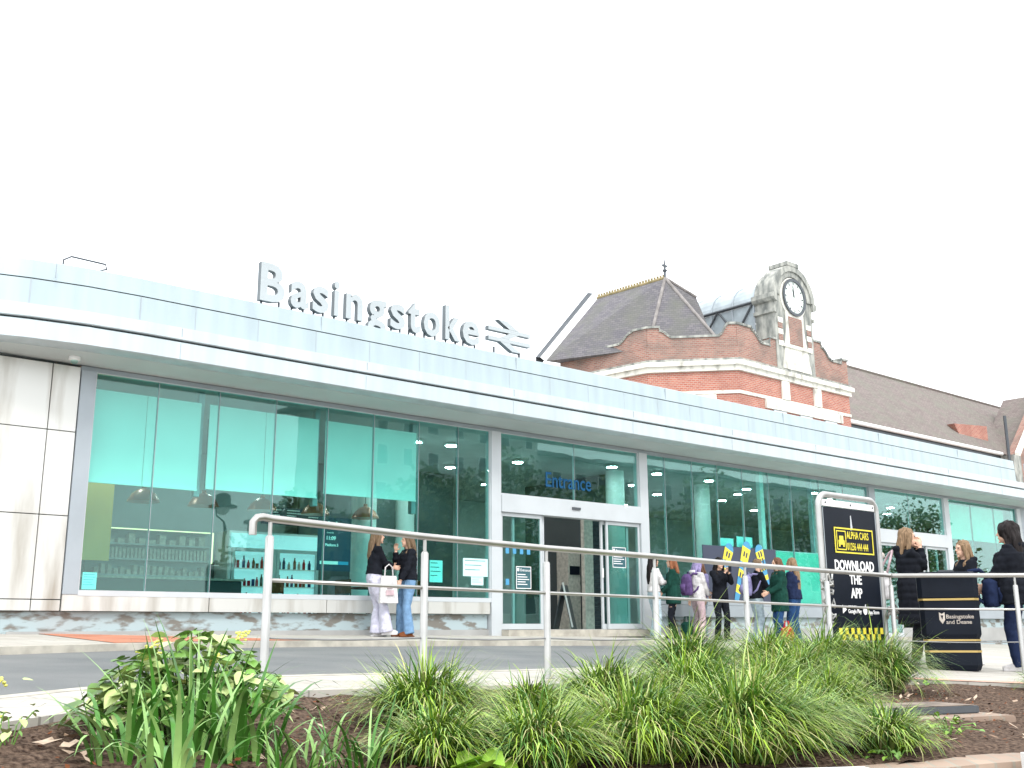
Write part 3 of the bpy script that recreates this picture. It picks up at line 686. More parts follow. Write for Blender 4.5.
# check outward direction: for the front run (going -X) outward must be -Y
wall_run(front, -1, 9.92, .4, 'wall', 'brick')
wall_run(front, 9.0, 9.12, -.002, 'string_course', 'stone', .05)
wall_run(front, 9.921, 10.12, .1, 'cornice', 'stone', .12)
wall_run(front, 10.122, 10.30, .1, 'cornice', 'stone', .26)
wall_run(front, 10.302, 10.42, .2, 'cornice', 'stone_grey', .14)
wall_run(front[1:], 10.422, 10.95, .3, 'parapet', 'brick_old', .02)
# raised, stepped parapet pieces with coping
def para(p0, p1, prof, name='parapet_step', th=.3, cop=True):
    p0, p1 = V((p0[0], p0[1], 0)), V((p1[0], p1[1], 0)); d = (p1-p0); L = d.length; d.normalize(); n = V((d.y, -d.x, 0))
    if n.y > 0.3 or (abs(n.y) <= .3 and n.x > 0): n = -n
    poly = [(0, 10.95)] + prof + [(L, 10.95)]
    fn = lambda a, b, t: tuple(p0+d*a+n*t+V((0, 0, b)))
    o = MB().prism(poly, fn, .024, -th).build(name, 'brick_old', vb)
    if cop:
        mb = MB()
        for (a, b), (c, e) in zip(prof, prof[1:]):
            if abs(c-a) < .01: continue
            q = [(a-.03, b+.002), (c+.03, e+.002), (c+.03, e+.09), (a-.03, b+.09)]; mb.prism(q, fn, .08, -th-.05)
        mb.build('coping', 'stone_grey', vb)
curve = lambda x0, z0, x1, z1: [(x0+(x1-x0)*t, z0+(z1-z0)*(1-math.cos(math.pi*t))/2) for t in (0, .2, .4, .5, .6, .8, 1)]
LB = math.hypot(33-30.64, 27.6-25)
para((30.64, 27.6), (33, 25), [(0, 11.75), (.5, 11.75)]+curve(.52, 11.6, 1.0, 11.3)+[(LB-.7, 11.3)]+curve(LB-.65, 11.35, LB-.3, 11.8)+[(LB, 11.8)])
para((30.64, 27.6), (30.0, 32.0), [(0, 11.75), (.7, 11.75)]+curve(.72, 11.7, 1.4, 11.3)+[(3.2, 11.3), (3.25, 11.55), (3.7, 11.55), (3.72, 11.1), (4.44, 11.1)])
para((33.0, 25.0), (35.6, 25.0), [(0, 11.8), (.9, 11.8)]+curve(.95, 11.7, 1.6, 11.25)+[(2.1, 11.25), (2.12, 11.6), (2.59, 11.6)])
para((38.25, 25.0), (40.75, 25.0), [(0, 12.0), (.5, 12.0)]+curve(.55, 11.8, 1.3, 11.3)+[(2.0, 11.3), (2.02, 11.5), (2.5, 11.5)])
# clock gable
GX0, GX1, GY = 35.55, 38.2, 24.95
cgx = (GX0+GX1)/2; hw = (GX1-GX0)/2
def GF(a, b, d): return (cgx+a, GY+d, b)
gb = MB()
gb.box(GX0, GX1, GY-.02, GY+.95, 10.42, 13.6)
an = [math.pi*k/20 for k in range(21)]
gb.prism([(hw*math.cos(q), 13.602+hw*.98*math.sin(q)) for q in an], GF, -.02, .95)
gbl = gb.build('clock_gable', 'stone_grey', vb)
# arched hood moulding and shoulders
hm = MB()
for r0, r1, y0 in ((hw-.12, hw+.14, -.14), (hw-.36, hw-.125, -.08)):
    o_ = [(r1*math.cos(q), 13.61+r1*.98*math.sin(q)) for q in an]; i_ = [(r0*math.cos(q), 13.61+r0*.98*math.sin(q)) for q in reversed(an)]
    for k in range(20):
        hm.prism([o_[k], o_[k+1], i_[19-k], i_[20-k]], GF, y0, .02 if y0 > -.1 else .6)
for sx in (-1, 1):
    hm.prism([(sx*(hw-.05), 13.25), (sx*(hw+.12), 13.3), (sx*(hw+.22), 13.42), (sx*(hw+.22), 13.6), (sx*(hw-.05), 13.6)], GF, -.16, .97)
    hm.prism([(sx*(hw-.04), 12.75), (sx*(hw+.1), 12.8), (sx*(hw+.1), 12.95), (sx*(hw-.04), 12.95)], GF, -.1, .97)
hm.box(cgx-.42, cgx+.42, GY-.16, GY+.8, 15.02, 15.2); hm.box(cgx-.28, cgx+.34, GY-.1, GY+.7, 14.85, 15.018)
hm.build('hood_moulding', 'stone_grey', vb)
wp = MB()
wp.prism([(-.98, 10.45), (.98, 10.45), (.62, 12.2), (.62, 13.0), (-.62, 13.0), (-.62, 12.2)], GF, -.07, -.022)
for sx in (-1, 1):
    for zq in (11.4, 11.9, 12.4): wp.box(cgx+sx*1.0-.16, cgx+sx*1.0+.16, GY-.05, GY-.021, zq, zq+.22)
wp.box(cgx-.9, cgx+.9, GY-.14, GY-.071, 11.38, 11.5)
wp.prism([(.9*math.cos(q), 13.62+.9*math.sin(q)) for q in [2*math.pi*k/32 for k in range(32)]], GF, -.06, -.021)
wp.build('gable_dressing', 'stone', vb)
bp_ = MB(); bp_.box(cgx-.46, cgx+.46, GY-.09, GY-.0715, 11.55, 12.75)
for sx in (-1, 1): bp_.box(cgx+sx*1.02-.14, cgx+sx*1.02+.14, GY-.046, GY-.0215, 11.64, 11.88); bp_.box(cgx+sx*1.02-.14, cgx+sx*1.02+.14, GY-.046, GY-.0215, 12.16, 12.38)
bp_.build('brick_panel', 'brick_old', vb)
ck = MB(); circ = [2*math.pi*k/40 for k in range(40)]
ck.prism([(.70*math.cos(q), 13.65+.72*math.sin(q)) for q in circ], GF, -.10, -.061)
clk = ck.build('clock', 'clock', vb)
rim = MB()
for k in range(40):
    a, b = circ[k], circ[(k+1) % 40]
    rim.prism([(.68*math.cos(a), 13.65+.70*math.sin(a)), (.68*math.cos(b), 13.65+.70*math.sin(b)), (.80*math.cos(b), 13.65+.82*math.sin(b)), (.80*math.cos(a), 13.65+.82*math.sin(a))], GF, -.15, -.10)
rim.build('rim', 'darksteel', clk)
hd = MB()
for ang, L, w_ in ((R(100), .36, .035), (R(95), .52, .022)):
    u = V((math.cos(ang), math.sin(ang))); n_ = V((-u.y, u.x))*w_
    hd.prism([(-n_.x, 13.65-n_.y), (n_.x, 13.65+n_.y), (u.x*L+n_.x*.4, 13.65+u.y*L+n_.y*.4), (u.x*L-n_.x*.4, 13.65+u.y*L-n_.y*.4)], GF, -.125 if L > .5 else -.118, -.112)
hd.build('hands', 'black', clk)
nm = MB()
for k in range(12):
    q = math.pi*k/6; u = V((math.cos(q), math.sin(q))); n_ = V((-u.y, u.x))*.02
    nm.prism([(u.x*.53-n_.x, 13.65+u.y*.55-n_.y), (u.x*.53+n_.x, 13.65+u.y*.55+n_.y), (u.x*.63+n_.x, 13.65+u.y*.65+n_.y), (u.x*.63-n_.x, 13.65+u.y*.65-n_.y)], GF, -.112, -.1015)
nm.build('hour_marks', 'black', clk)
# stone panels and small windows low on the front
st = MB(); st.box(34.6, 40.0, 24.90, 24.99, 8.62, 8.98); st.box(35.75, 36.25, 24.91, 24.99, 9.13, 9.9); st.box(38.0, 38.5, 24.91, 24.99, 9.13, 9.9)
d2 = V((30.64-33, 2.6, 0)).normalized()
st.build('stone_band', 'stone', vb)
st2 = MB(); n2 = V((-d2.y, d2.x, 0)); n2 = n2 if n2.y < 0 else -n2
pA = V((33, 25, 0)); q = [pA+d2*.9+n2*.06, pA+d2*3.3+n2*.06, pA+d2*3.3-n2*.1, pA+d2*.9-n2*.1]
st2.add([(v.x, v.y, z) for z in (8.45, 8.97) for v in q], [(0, 1, 2, 3), (7, 6, 5, 4), (0, 4, 5, 1), (1, 5, 6, 2), (2, 6, 7, 3), (3, 7, 4, 0)]); st2.build('stone_band', 'stone', vb)
for x in (35.1, 36.9, 38.7):
    fr_ = MB(); fr_.box(x, x+.85, 24.93, 24.99, 7.6, 8.6); o = fr_.build('window', 'frame', vb)
    MB().box(x+.09, x+.76, 24.90, 24.928, 7.7, 8.45).build('pane', 'oppwin', o)
# hip roof with polygonal end, ridge running back
AP = V((32.3, 27.97, 14.35)); RE = V((32.3, 31.95, 14.45)); E1 = V((29.15, 32.0, 11.05)); H1 = V((30.84, 27.75, 11.0)); H2 = V((32.75, 25.5, 11.0)); R1 = V((34.0, 27.76, 13.81)); FT = V((34.35, 27.0, 11.3)); RB = V((34.6, 32, 11.3))
rf = MB(); rf.add([AP, RE, E1, H1], [(0, 1, 2, 3)]); rf.add([AP, H1, H2], [(0, 1, 2)]); rf.add([AP, H2, FT], [(0, 1, 2)]); rf.add([AP, FT, R1], [(0, 1, 2)]); rf.add([AP, R1, RB, RE], [(0, 1, 2, 3)]); rf.add([R1, FT, RB], [(0, 1, 2)]); rf.add([RE, RB, E1], [(0, 1, 2)]); rf.add([E1, H1, H2, FT, RB], [(0, 1, 2, 3, 4)])
roof = rf.build('hip_roof', 'slate', vb, fix=True)
hp = MB()
for a, b in ((AP, H1), (AP, H2), (AP, FT), (AP, R1)): hp.tube([a, b], .07, 8)
hp.build('hip_tiles', 'leadgrey', roof)
rg = MB(); rg.tube([AP, RE], .08, 8)
for i in range(24):
    p = AP.lerp(RE, (i+.5)/24); rg.box(p.x-.02, p.x+.02, p.y-.05, p.y+.05, p.z+.06, p.z+.17)
rg.build('crested_ridge', 'lichen', roof)
ms = MB()
for i in range(5): pass
fn_ = MB(); fn_.lathe([(.05, 0), (.05, .25), (.11, .33), (.05, .40), (.04, .62), (.02, .8)], AP, 10); fn_.box(AP.x-.14, AP.x+.14, AP.y-.03, AP.y+.03, AP.z+.5, AP.z+.58); fn_.build('finial', 'darksteel', roof)
# white bargeboard with dark coping at the far gable
bb = MB(); u = (E1-RE)
bb.add([RE+V((0, .02, .0)), E1+V((0, .02, .0)), E1+V((-.02, .3, .22)), RE+V((0, .3, .30))], [(0, 1, 2, 3)])
bb.add([RE+V((0, .3, .3)), E1+V((-.02, .3, .22)), E1+V((0, .62, .3)), RE+V((0, .62, .42))], [(0, 1, 2, 3)], 1)
bb.add([RE+V((0, .62, .42)), E1+V((0, .62, .3)), E1+V((0, .62, -.3)), RE+V((0, .62, -.3))], [(0, 1, 2, 3)], 1)
bb.build('bargeboard', ['white', 'darksteel'], roof)
# glazed barrel lantern behind the clock gable
la = thing('glazed_lantern_roof', 'arched glass and steel roof lantern behind the stone clock gable', 'roof lantern', (0, 0, 0))
lr = 1.3; lz0 = 13.45; ly0, ly1 = 25.95, 31.6; lcx = cgx
gm_ = MB(); n = 14
vs = []; fs = []
for y in (ly0, ly1):
    for k in range(n+1):
        q = math.pi*k/n; vs.append((lcx+lr*math.cos(q), y, lz0+lr*.85*math.sin(q)))
for k in range(n): fs.append((k, k+1, n+2+k, n+1+k))
gm_.add(vs, fs); gm_.build('glass_barrel', 'glass_lantern', la)
sg_ = MB(); sg_.box(lcx-lr-.01, lcx-lr+.01, ly0, ly1, 10.9, lz0-.08); sg_.box(lcx+lr-.01, lcx+lr+.01, ly0, ly1, 10.9, lz0-.08); sg_.build('side_glass', 'glass_lantern', la)
rb = MB()
for i in range(6):
    y = ly0+(ly1-ly0)*i/5; rb.tube([(lcx+(lr+.02)*math.cos(math.pi*k/12), y, lz0+(lr+.02)*.85*math.sin(math.pi*k/12)) for k in range(13)], .035, 6)
    rb.box(lcx-lr-.06, lcx-lr+.0-.012, y-.03, y+.03, 10.9, lz0)
rb.build('arched_rib', 'frame_grey', la)
tr_ = MB(); xx = lcx-lr-.05
tr_.tube([(xx, ly0, lz0), (xx, ly1, lz0)], .07, 6)
for i in range(3):
    a, b = ly0+(ly1-ly0)*i/3, ly0+(ly1-ly0)*(i+1)/3
    tr_.tube([(xx, a, 11.0), (xx, b, lz0)], .045, 6); tr_.tube([(xx-.02, a, lz0), (xx-.02, b, 11.0)], .045, 6)
tr_.build('side_truss', 'darksteel', la)
# long slate roofed range to the right
lrg = thing('long_platform_building', 'long low brick range with brown slate roof right of the clock gable', 'station')
bx('wall', 'brick', 41.02, 58.4, 27.5, 33.5, -1, 9.2, lrg)
rr_ = MB(); rr_.add([(40.9, 27.0, 9.62), (72, 27.3, 9.62), (72, 31.2, 14.1), (40.9, 31.2, 14.1), (40.9, 35.4, 9.62), (72, 35.4, 9.62)], [(0, 1, 2, 3), (3, 2, 5, 4), (0, 3, 4), (1, 5, 2), (0, 4, 5, 1)])
rr_.build('roof', 'slate_brown', lrg)
gt = MB(); gt.tube([(40.9, 26.92, 9.5), (59, 26.92, 9.5)], .1, 10); gt.build('gutter', 'white', lrg, smooth='auto')
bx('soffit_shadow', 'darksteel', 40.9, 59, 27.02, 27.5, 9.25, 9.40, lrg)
rd = MB(); rd.tube([(40.9, 31.2, 14.12), (72, 31.2, 14.12)], .09, 8); rd.build('ridge', 'slate_brown', lrg)
cw = thing('cross_gable_wing', 'red brick gabled wing with pale verge at the far right of the old range', 'station')
gw = MB(); gw.prism([(60.2, -1), (71, -1), (71, 9.6), (65.6, 14.8), (60.2, 9.6)], lambda a, b, d: (a, d, b), 26.6, 27.2); gw.build('wall', 'brick_old', cw)
vg = MB()
for sgn in (0, 1):
    a, b = ((59.9, 9.35), (65.6, 14.9)) if sgn == 0 else ((71.3, 9.35), (65.6, 14.9))
    vg.prism([a, b, (b[0], b[1]+.35), (a[0], a[1]+.3)], lambda p, q_, d: (p, d, q_), 26.35, 26.598)
vg.build('verge', 'stone', cw)
rw = MB(); rw.add([(60.3, 26.7, 8.6), (65.6, 26.7, 13.9), (65.6, 29.5, 13.9), (60.3, 29.5, 8.6), (71.0, 26.7, 8.6), (71.0, 29.5, 8.6)], [(0, 1, 2, 3), (1, 4, 5, 2)]); rw.build('roof', 'slate_brown', cw)
mb = MB(); mb.tube([(58.9, 26.5, 8), (58.9, 26.5, 11.6)], .09, 8); mb.build('soil_pipe', 'darksteel', cw)
bx('pier', 'stone_grey', 59.0, 59.9, 26.3, 27.0, -1, 9.4, cw)
bwd = thing('brick_dormer', 'small red brick upstand on the brown slate roof beside the far wing', 'dormer'); MB().prism([(57.0, 9.6), (59.6, 9.4), (59.6, 11.3), (55.8, 11.0)], lambda a, b, d: (a, d, b), 27.9, 29.2).build('brickwork', 'brick', bwd)
#PART2
# ------------------------------------------------------------------ handrail in front
hr = thing('handrail', 'stainless steel handrail with thin middle rail and low cable running along the pavement edge', 'handrail', (0, 0, 0))
RP = [(3.16, 6.04, .69), (4.405, 6.12, .648), (5.63, 6.2, .627), (6.97, 6.285, .622), (8.34, 6.372, .602), (9.84, 6.468, .596), (11.25, 6.56, .590), (12.02, 5.50, .572), (12.74, 4.50, .56)]
low0 = [-.036, -.045, -.058, -.075, -.095, -.113, -.13, -.15, -.16]
mid0 = [.312, .295, .283, .272, .252, .235, .218, .20, .19]
P3 = [V(p) for p in RP]
st_ = P3[0]+(P3[0]-P3[1]).normalized()*.085
tr_pts = [st_+V((-.035, 0, -.11)), st_+V((-.035, 0, -.03)), st_+V((-.01, 0, -.003)), st_+V((.03, 0, .004))]+P3[:7]
tr_pts[0:0] = []
corner = P3[6]
mb = MB(); mb.tube(tr_pts+[corner+(P3[7]-corner)*.02]+P3[7:], .0245, 12); mb.build('top_rail', 'steel', hr, smooth='auto')
mb = MB(); mb.tube([V((p[0], p[1], m)) for p, m in zip(RP, mid0)], .0125, 8); mb.build('middle_rail', 'steel', hr, smooth=True)
mb = MB(); pts = []
for i in range(len(RP)-1):
    for k in range(6):
        t = k/6; a = V((RP[i][0], RP[i][1], low0[i])); b = V((RP[i+1][0], RP[i+1][1], low0[i+1])); q = a.lerp(b, t); q.z -= .012*math.sin(math.pi*t); pts.append(q)
mb.tube(pts, .007, 6); mb.build('low_cable', 'cable', hr, smooth=True)
for i, p in enumerate(RP):
    m = MB(); zt = p[2]-.105
    m.lathe([(.0265, -.5), (.0265, zt-.012), (.018, zt), (.0125, zt+.002), (.0125, p[2]-.01)], (p[0], p[1], 0), 14)
    m.lathe([(.055, g(p[0], p[1])), (.055, g(p[0], p[1])+.008)], (p[0], p[1], 0), 16)
    m.build('post', 'steel_p', hr, smooth='auto')

# ------------------------------------------------------------------ taxi advert sign
SX0, SX1, SY = 10.40, 11.60, 6.88
tx = thing('taxi_sign', 'tall black taxi company sign with yellow chequers in a rounded steel tube frame', 'sign', (0, 0, 0))
zt = 1.50; zb = -.62; rc = .15
pts = [(SX0, SY, zb), (SX0, SY, zt-rc)]+[(SX0+rc-rc*math.cos(R(a)), SY, zt-rc+rc*math.sin(R(a))) for a in (15, 30, 45, 60, 75, 90)]
pts += [(SX1-rc+rc*math.sin(R(a)), SY, zt-rc+rc*math.cos(R(a))) for a in (0, 15, 30, 45, 60, 75, 90)]+[(SX1, SY, zb)]
MB().tube(pts, .034, 12).build('frame', 'steel_p', tx, smooth='auto')
bx('panel', 'black', SX0+.05, SX1-.05, SY-.012, SY+.012, -.42, 1.36, tx, .004)
bx('header_strip', 'white', SX0+.06, SX1-.06, SY-.016, SY+.012, 1.365, 1.44, tx, .003)
bx('inner_edge', 'frame_grey', SX0+.052, SX0+.064, SY-.018, SY-.0125, -.40, 1.35, tx); bx('inner_edge', 'frame_grey', SX1-.064, SX1-.052, SY-.018, SY-.0125, -.40, 1.35, tx)
pf = SY-.0135
lb = MB()
x0, x1, z0, z1, t_ = 10.66, 11.46, .845, 1.135, .016
for a, b, c, d in ((x0, x1, z0, z0+t_), (x0, x1, z1-t_, z1), (x0, x0+t_, z0+t_, z1-t_), (x1-t_, x1, z0+t_, z1-t_)): lb.box(a, b, pf-.004, pf, c, d)
a0, a1, c0, c1 = 10.70, 10.89, .88, 1.10
for a, b, c, d in ((a0, a1, c0, c0+.012), (a0, a1, c1-.012, c1), (a0, a0+.012, c0+.012, c1-.012), (a1-.012, a1, c0+.012, c1-.012)): lb.box(a, b, pf-.004, pf, c, d)
lb.box(10.735, 10.855, pf-.004, pf, .94, .99); lb.box(10.755, 10.835, pf-.004, pf, .991, 1.04); lb.box(10.74, 10.765, pf-.004, pf, .915, .939); lb.box(10.825, 10.85, pf-.004, pf, .915, .939)
lb.build('logo_box', 'yellow', tx)
text('lettering', 'ALPHA CARS', .12, 'yellow', face_T((10.91, pf, 1.015)), tx, offset=.0005, sx=.66)
text('lettering', '01256 444 444', .12, 'yellow', face_T((10.91, pf, .885)), tx, offset=.0005, sx=.60)
for s_t, z in (('DOWNLOAD', .655), ('THE', .50), ('APP', .345)):
    text('lettering', s_t, .155, 'text_white', face_T((11.03, pf, z)), tx, offset=.004, sx=.86, align='CENTER')
text('small_lettering', 'GET IT ON', .035, 'text_white', face_T((10.83, pf, .235)), tx); text('small_lettering', 'Google Play', .062, 'text_white', face_T((10.83, pf, .175)), tx, offset=.001, sx=.9)
text('small_lettering', 'Download on the', .033, 'text_white', face_T((11.24, pf, .225)), tx); text('small_lettering', 'App Store', .062, 'text_white', face_T((11.24, pf, .165)), tx, offset=.001, sx=.9)
m = MB(); m.prism([(10.72, .17), (10.80, .215), (10.72, .265)], lambda a, b, d: (a, d, b), pf-.004, pf); m.build('play_symbol', 'text_white', tx)
m = MB(); m.prism([(11.175+.038*math.cos(q)*(1+.12*math.cos(2*q)), .2+.045*math.sin(q)) for q in [2*math.pi*k/20 for k in range(20)]], lambda a, b, d: (a, d, b), pf-.004, pf); m.prism([(11.175, .25), (11.19, .252), (11.2, .275), (11.185, .27)], lambda a, b, d: (a, d, b), pf-.004, pf); m.build('store_symbol', 'text_white', tx)
m = MB()
for k in range(8):
    xa = 10.62+k*.12; m.box(xa, xa+.06, pf-.004, pf, -.06, .01)
    if k < 7: m.box(xa+.06, xa+.12, pf-.004, pf, -.13, -.0605)
m.build('chequers', 'yellow', tx)
m = MB(); m.prism([(11.01, 1.28), (11.025, 1.285), (11.045, 1.12), (11.0, 1.11)], lambda a, b, d: (a, d, b), pf-.003, pf); m.build('torn_sticker', 'frame', tx)
rnd = random.Random(11)
def tangle(name, label, c, r, h, turns, n):
    pts = []
    for i in range(n):
        t = i/n*turns*2*math.pi; pts.append((c[0]+r*math.cos(t)*rnd.uniform(.6, 1.2)+rnd.uniform(-.02, .02), c[1]+r*.7*math.sin(t)*rnd.uniform(.6, 1.2), c[2]+h*(i/n-.5)+rnd.uniform(-.05, .05)))
    tag(MB().tube(pts, .012, 6).build(name, 'chain', smooth=True), label, 'chain')
tangle('locking_chain', 'tangled grey locking chain hanging round the left leg of the taxi sign', (10.36, 6.80, .33), .075, .52, 5, 70)
tangle('locking_chain', 'small coiled grey chain holding the right leg of the taxi sign to the rail', (11.55, 6.74, .19), .07, .10, 5, 44)

for x in (10.52, 11.03, 11.5):
    MB().lathe([(.012, 0), (.012, .006)], (x, SY-.017, 1.405), 10, T=Matrix.Rotation(R(90), 3, 'X')).build('bolt', 'darksteel', tx)
# ------------------------------------------------------------------ litter bin
bz = -.465
bn = thing('litter_bin', 'black litter bin with gold bands and a crest lettered Basingstoke and Deane', 'litter bin', (12.05, 6.32, bz), YAW-math.pi/2-R(20))
def octo(w, c): return [(-w+c, -w), (w-c, -w), (w, -w+c), (w, w-c), (w-c, w), (-w+c, w), (-w, w-c), (-w, -w+c)]
def shell(name, m, levels, parent=bn):
    mb = MB(); vs = []; fs = []
    for (w_, c, z) in levels: vs += [(a, b, z) for a, b in octo(w_, c)]
    for i in range(len(levels)-1):
        for k in range(8): a = i*8+k; b = i*8+(k+1) % 8; fs.append((a, b, b+8, a+8))
    fs += [tuple(reversed(range(8))), tuple((len(levels)-1)*8+k for k in range(8))]
    return mb.add(vs, fs).build(name, m, parent)
shell('base', 'black', [(.27, .05, 0), (.295, .05, .06), (.295, .05, .36)])
shell('body', 'black', [(.30, .05, .361), (.315, .05, .40), (.315, .05, .77), (.30, .05, .775)])
shell('hood', 'black', [(.315, .05, .80), (.325, .05, .81), (.325, .05, 1.05), (.29, .06, 1.10)])
shell('band', 'gold', [(.322, .05, .776), (.322, .05, .799)]); shell('band', 'gold', [(.302, .05, .20), (.302, .05, .222)]); shell('band', 'gold', [(.302, .05, .325), (.302, .05, .345)])
bx('slot', 'black', -.2, .2, -.327, -.3255, .86, 1.0, bn); bx('ash_plate', 'darksteel', -.08, .1, -.08, .08, 1.10, 1.13, bn, .01)
Tb = face_T((-.045, -.3175, .575))
text('lettering', 'Basingstoke', .062, 'ccream', Tb, bn, depth=.002, offset=.0006); text('lettering', 'and Deane', .062, 'ccream', face_T((-.045, -.3175, .515)), bn, depth=.002, offset=.0006)
m = MB(); m.prism([(-.115, .645), (-.085, .625), (-.055, .645), (-.055, .56), (-.085, .515), (-.115, .56)], lambda a, b, d: (a, d, b), -.319, -.3155); cr_ = m.build('crest', 'ccream', bn)
m = MB(); m.prism([(-.10, .61), (-.07, .61), (-.085, .56)], lambda a, b, d: (a, d, b), -.321, -.3192); m.build('crest_mark', 'black', cr_)

# ------------------------------------------------------------------ people
def evald(o, name, mats, parent=None, voxel=.006, smooth_it=4, disp=None):
    md = o.modifiers.new('r', 'REMESH'); md.mode = 'VOXEL'; md.voxel_size = voxel; md.use_smooth_shade = True
    if smooth_it: ms_ = o.modifiers.new('s', 'SMOOTH'); ms_.iterations = smooth_it; ms_.factor = .5
    dg = bpy.context.evaluated_depsgraph_get(); me = bpy.data.meshes.new_from_object(o.evaluated_get(dg)); me.name = name
    old = o.data; bpy.data.objects.remove(o); bpy.data.meshes.remove(old)
    me.materials.clear()
    for m_ in mats: me.materials.append(M[m_])
    if disp:
        me.update(); co = [v.co.copy() for v in me.vertices]; no = [v.normal.copy() for v in me.vertices]
        for v, c, n_ in zip(me.vertices, co, no): v.co = c+n_*disp(c)
    me.polygons.foreach_set('use_smooth', [True]*len(me.polygons)); me.update()
    return link(name, me, parent)
def ik(a, b, l1, l2, pole):
    a, b, pole = V(a), V(b), V(pole); d = b-a; L = d.length
    if L > (l1+l2)*.995: b = a+d.normalized()*(l1+l2)*.995; d = b-a; L = d.length
    x = (l1*l1-l2*l2+L*L)/(2*L); h = math.sqrt(max(0, l1*l1-x*x)); dn = d.normalized()
    p = (pole-dn*pole.dot(dn)); p = p.normalized() if p.length > 1e-6 else V((0, 0, -1))
    return a+dn*x+p*h, b
def hand(mb, w_, d, n_, side, curl=24):
    d = d.normalized(); n_ = (n_-d*n_.dot(d)).normalized(); s = d.cross(n_)
    T = Matrix(((d.x, s.x, n_.x), (d.y, s.y, n_.y), (d.z, s.z, n_.z)))
    mb.ell(w_+d*.045, .052, .036, .015, 12, 8, T=T)
    for k, (o_, L) in enumerate(((-.0315, .85), (-.0105, 1.0), (.0105, .95), (.031, .75))):
        p = w_+d*.082+s*o_; pts = [p-d*.02, p]; ang = curl*.5
        for seg in (.038, .026, .02):
            dd = d*math.cos(R(ang))+n_*math.sin(R(ang)); p = p+dd*seg*L; pts.append(p); ang += curl
        mb.tube(pts, [.0085, .0082, .0078, .007, .006], 8)
    ts = -side
    p = w_+d*.02+s*(.026*ts); a_ = p+(d*.5+s*ts*.85+n_*.3).normalized()*.042; b_ = a_+(d*.85+s*ts*.25+n_*.45).normalized()*.034
    mb.tube([p, a_, b_], [.011, .0095, .007], 8)
def person(label, loc, az, H=1.65, hair='hbrown', hairlen=.35, top='cblack', legs='cjean', shoes='cwhite', skin='skin', lean=0.0, bend=0.0,
           feetL=(.02, .10), feetR=(-.02, -.10), handL=(.10, .26, .82), handR=(.10, -.26, .82), headyaw=0, headpitch=0, flare=.0, hem=.84, puff=0, coat_w=1.0, hood=False, group=None, hip=(0, 0), slim=1.0, hairvol=1.0, lower_sleeve=1.0, collar=None):
    k = H/1.65
    hipz = .885
    pel = V((hip[0], hip[1], hipz)); waist = pel+V((lean*.35, 0, .15)); chest = pel+V((lean*.85, 0, .36)); neck = pel+V((lean*1.1+bend*.3, 0, .50)); headc = neck+V((.02+bend*.5, 0, .15-abs(bend)*.1))
    Hr = Matrix.Rotation(R(headyaw), 3, 'Z') @ Matrix.Rotation(R(headpitch), 3, 'Y')
    b = MB()
    # trunk (r = depth, r2 = half width)
    b.tube([pel+V((0, 0, -.06)), pel, pel+V((0, 0, .07)), waist, chest+V((0, 0, -.08)), chest, chest+V((0, 0, .08)), neck+V((0, 0, -.03))],
           [.07, .105, .105, .085, .10, .098, .075, .05], 14, r2=[.11, .155, .15, .118, .135, .15, .13, .06])
    b.tube([neck+V((-.005, 0, -.05)), neck+V((.0, 0, .02)), headc+V((-.012, 0, -.04))], [.056, .048, .05], 12)
    hd = lambda v: headc+Hr @ V(v)
    b.ell(hd((-.008, 0, .022)), .092, .073, .092, 16, 12, T=Hr); b.ell(hd((.022, 0, -.045)), .062, .055, .066, 14, 10, T=Hr)
    b.tube([hd((.078, 0, .022)), hd((.095, 0, -.018)), hd((.08, 0, -.024))], [.007, .0125, .008], 8)         # nose
    b.ell(hd((.078, 0, -.052)), .010, .022, .008, 10, 6, T=Hr); b.ell(hd((.07, 0, -.094)), .016, .02, .014, 10, 6, T=Hr)
    for s in (-1, 1):
        b.ell(hd((-.005, s*.074, 0)), .018, .008, .028, 8, 8, T=Hr); b.ell(hd((.074, s*.03, .034)), .012, .022, .006, 8, 6, T=Hr)
    joints = {}
    for s, ft in ((1, feetL), (-1, feetR)):
        hp_ = pel+V((0, s*.085, -.03)); an_ = V((ft[0], ft[1], .085 + (ft[2] if len(ft) > 2 else 0)))
        kn, an_ = ik(hp_, an_, .395, .385, (1, s*.1, 0)); joints[('leg', s)] = (hp_, kn, an_)
        b.tube([hp_, hp_.lerp(kn, .4), kn, kn.lerp(an_, .35), an_, an_-V((0, 0, .04))], [.085, .075, .052, .055, .036, .04], 12)
        b.tube([an_-V((.02, 0, .045)), an_+V((.06, 0, -.05)), an_+V((.14, 0, -.062))], [.034, .034, .022], 10)
    for s, h_ in ((1, handL), (-1, handR)):
        sh_ = chest+V((-.005, s*.165, .095)); wr = V(h_)+V((0, 0, 0))
        el, wr = ik(sh_, wr, .27, .235, (-.35, s*.45, -.8)); joints[('arm', s)] = (sh_, el, wr)
        b.tube([chest+V((0, s*.09, .09)), sh_, sh_.lerp(el, .5), el, el.lerp(wr, .4), wr], [.045, .048, .041, .035, .033, .024], 12)
        fd = (wr-el).normalized(); pn = V((0, -s, 0)) if abs(fd.y) < .8 else V((-1, 0, 0))
        hand(b, wr, fd, pn, s, 26)
    o = b.build('tmp', 'skin', fix=False); body = evald(o, 'person', [skin], None, .006, 3)
    body.scale = (k, k, k); body.location = loc; body.rotation_euler = (0, 0, az); tag(body, label, 'person', group)
    # eyes and lips
    for s in (-1, 1):
        MB().ell(hd((.077, s*.029, .014)), .006, .012, .0065, 10, 8, T=Hr).build('eye', 'black', body, smooth=True)
    MB().ell(hd((.083, 0, -.053)), .007, .02, .005, 10, 6, T=Hr).build('lips', 'cred' if False else 'lipcol', body, smooth=True)
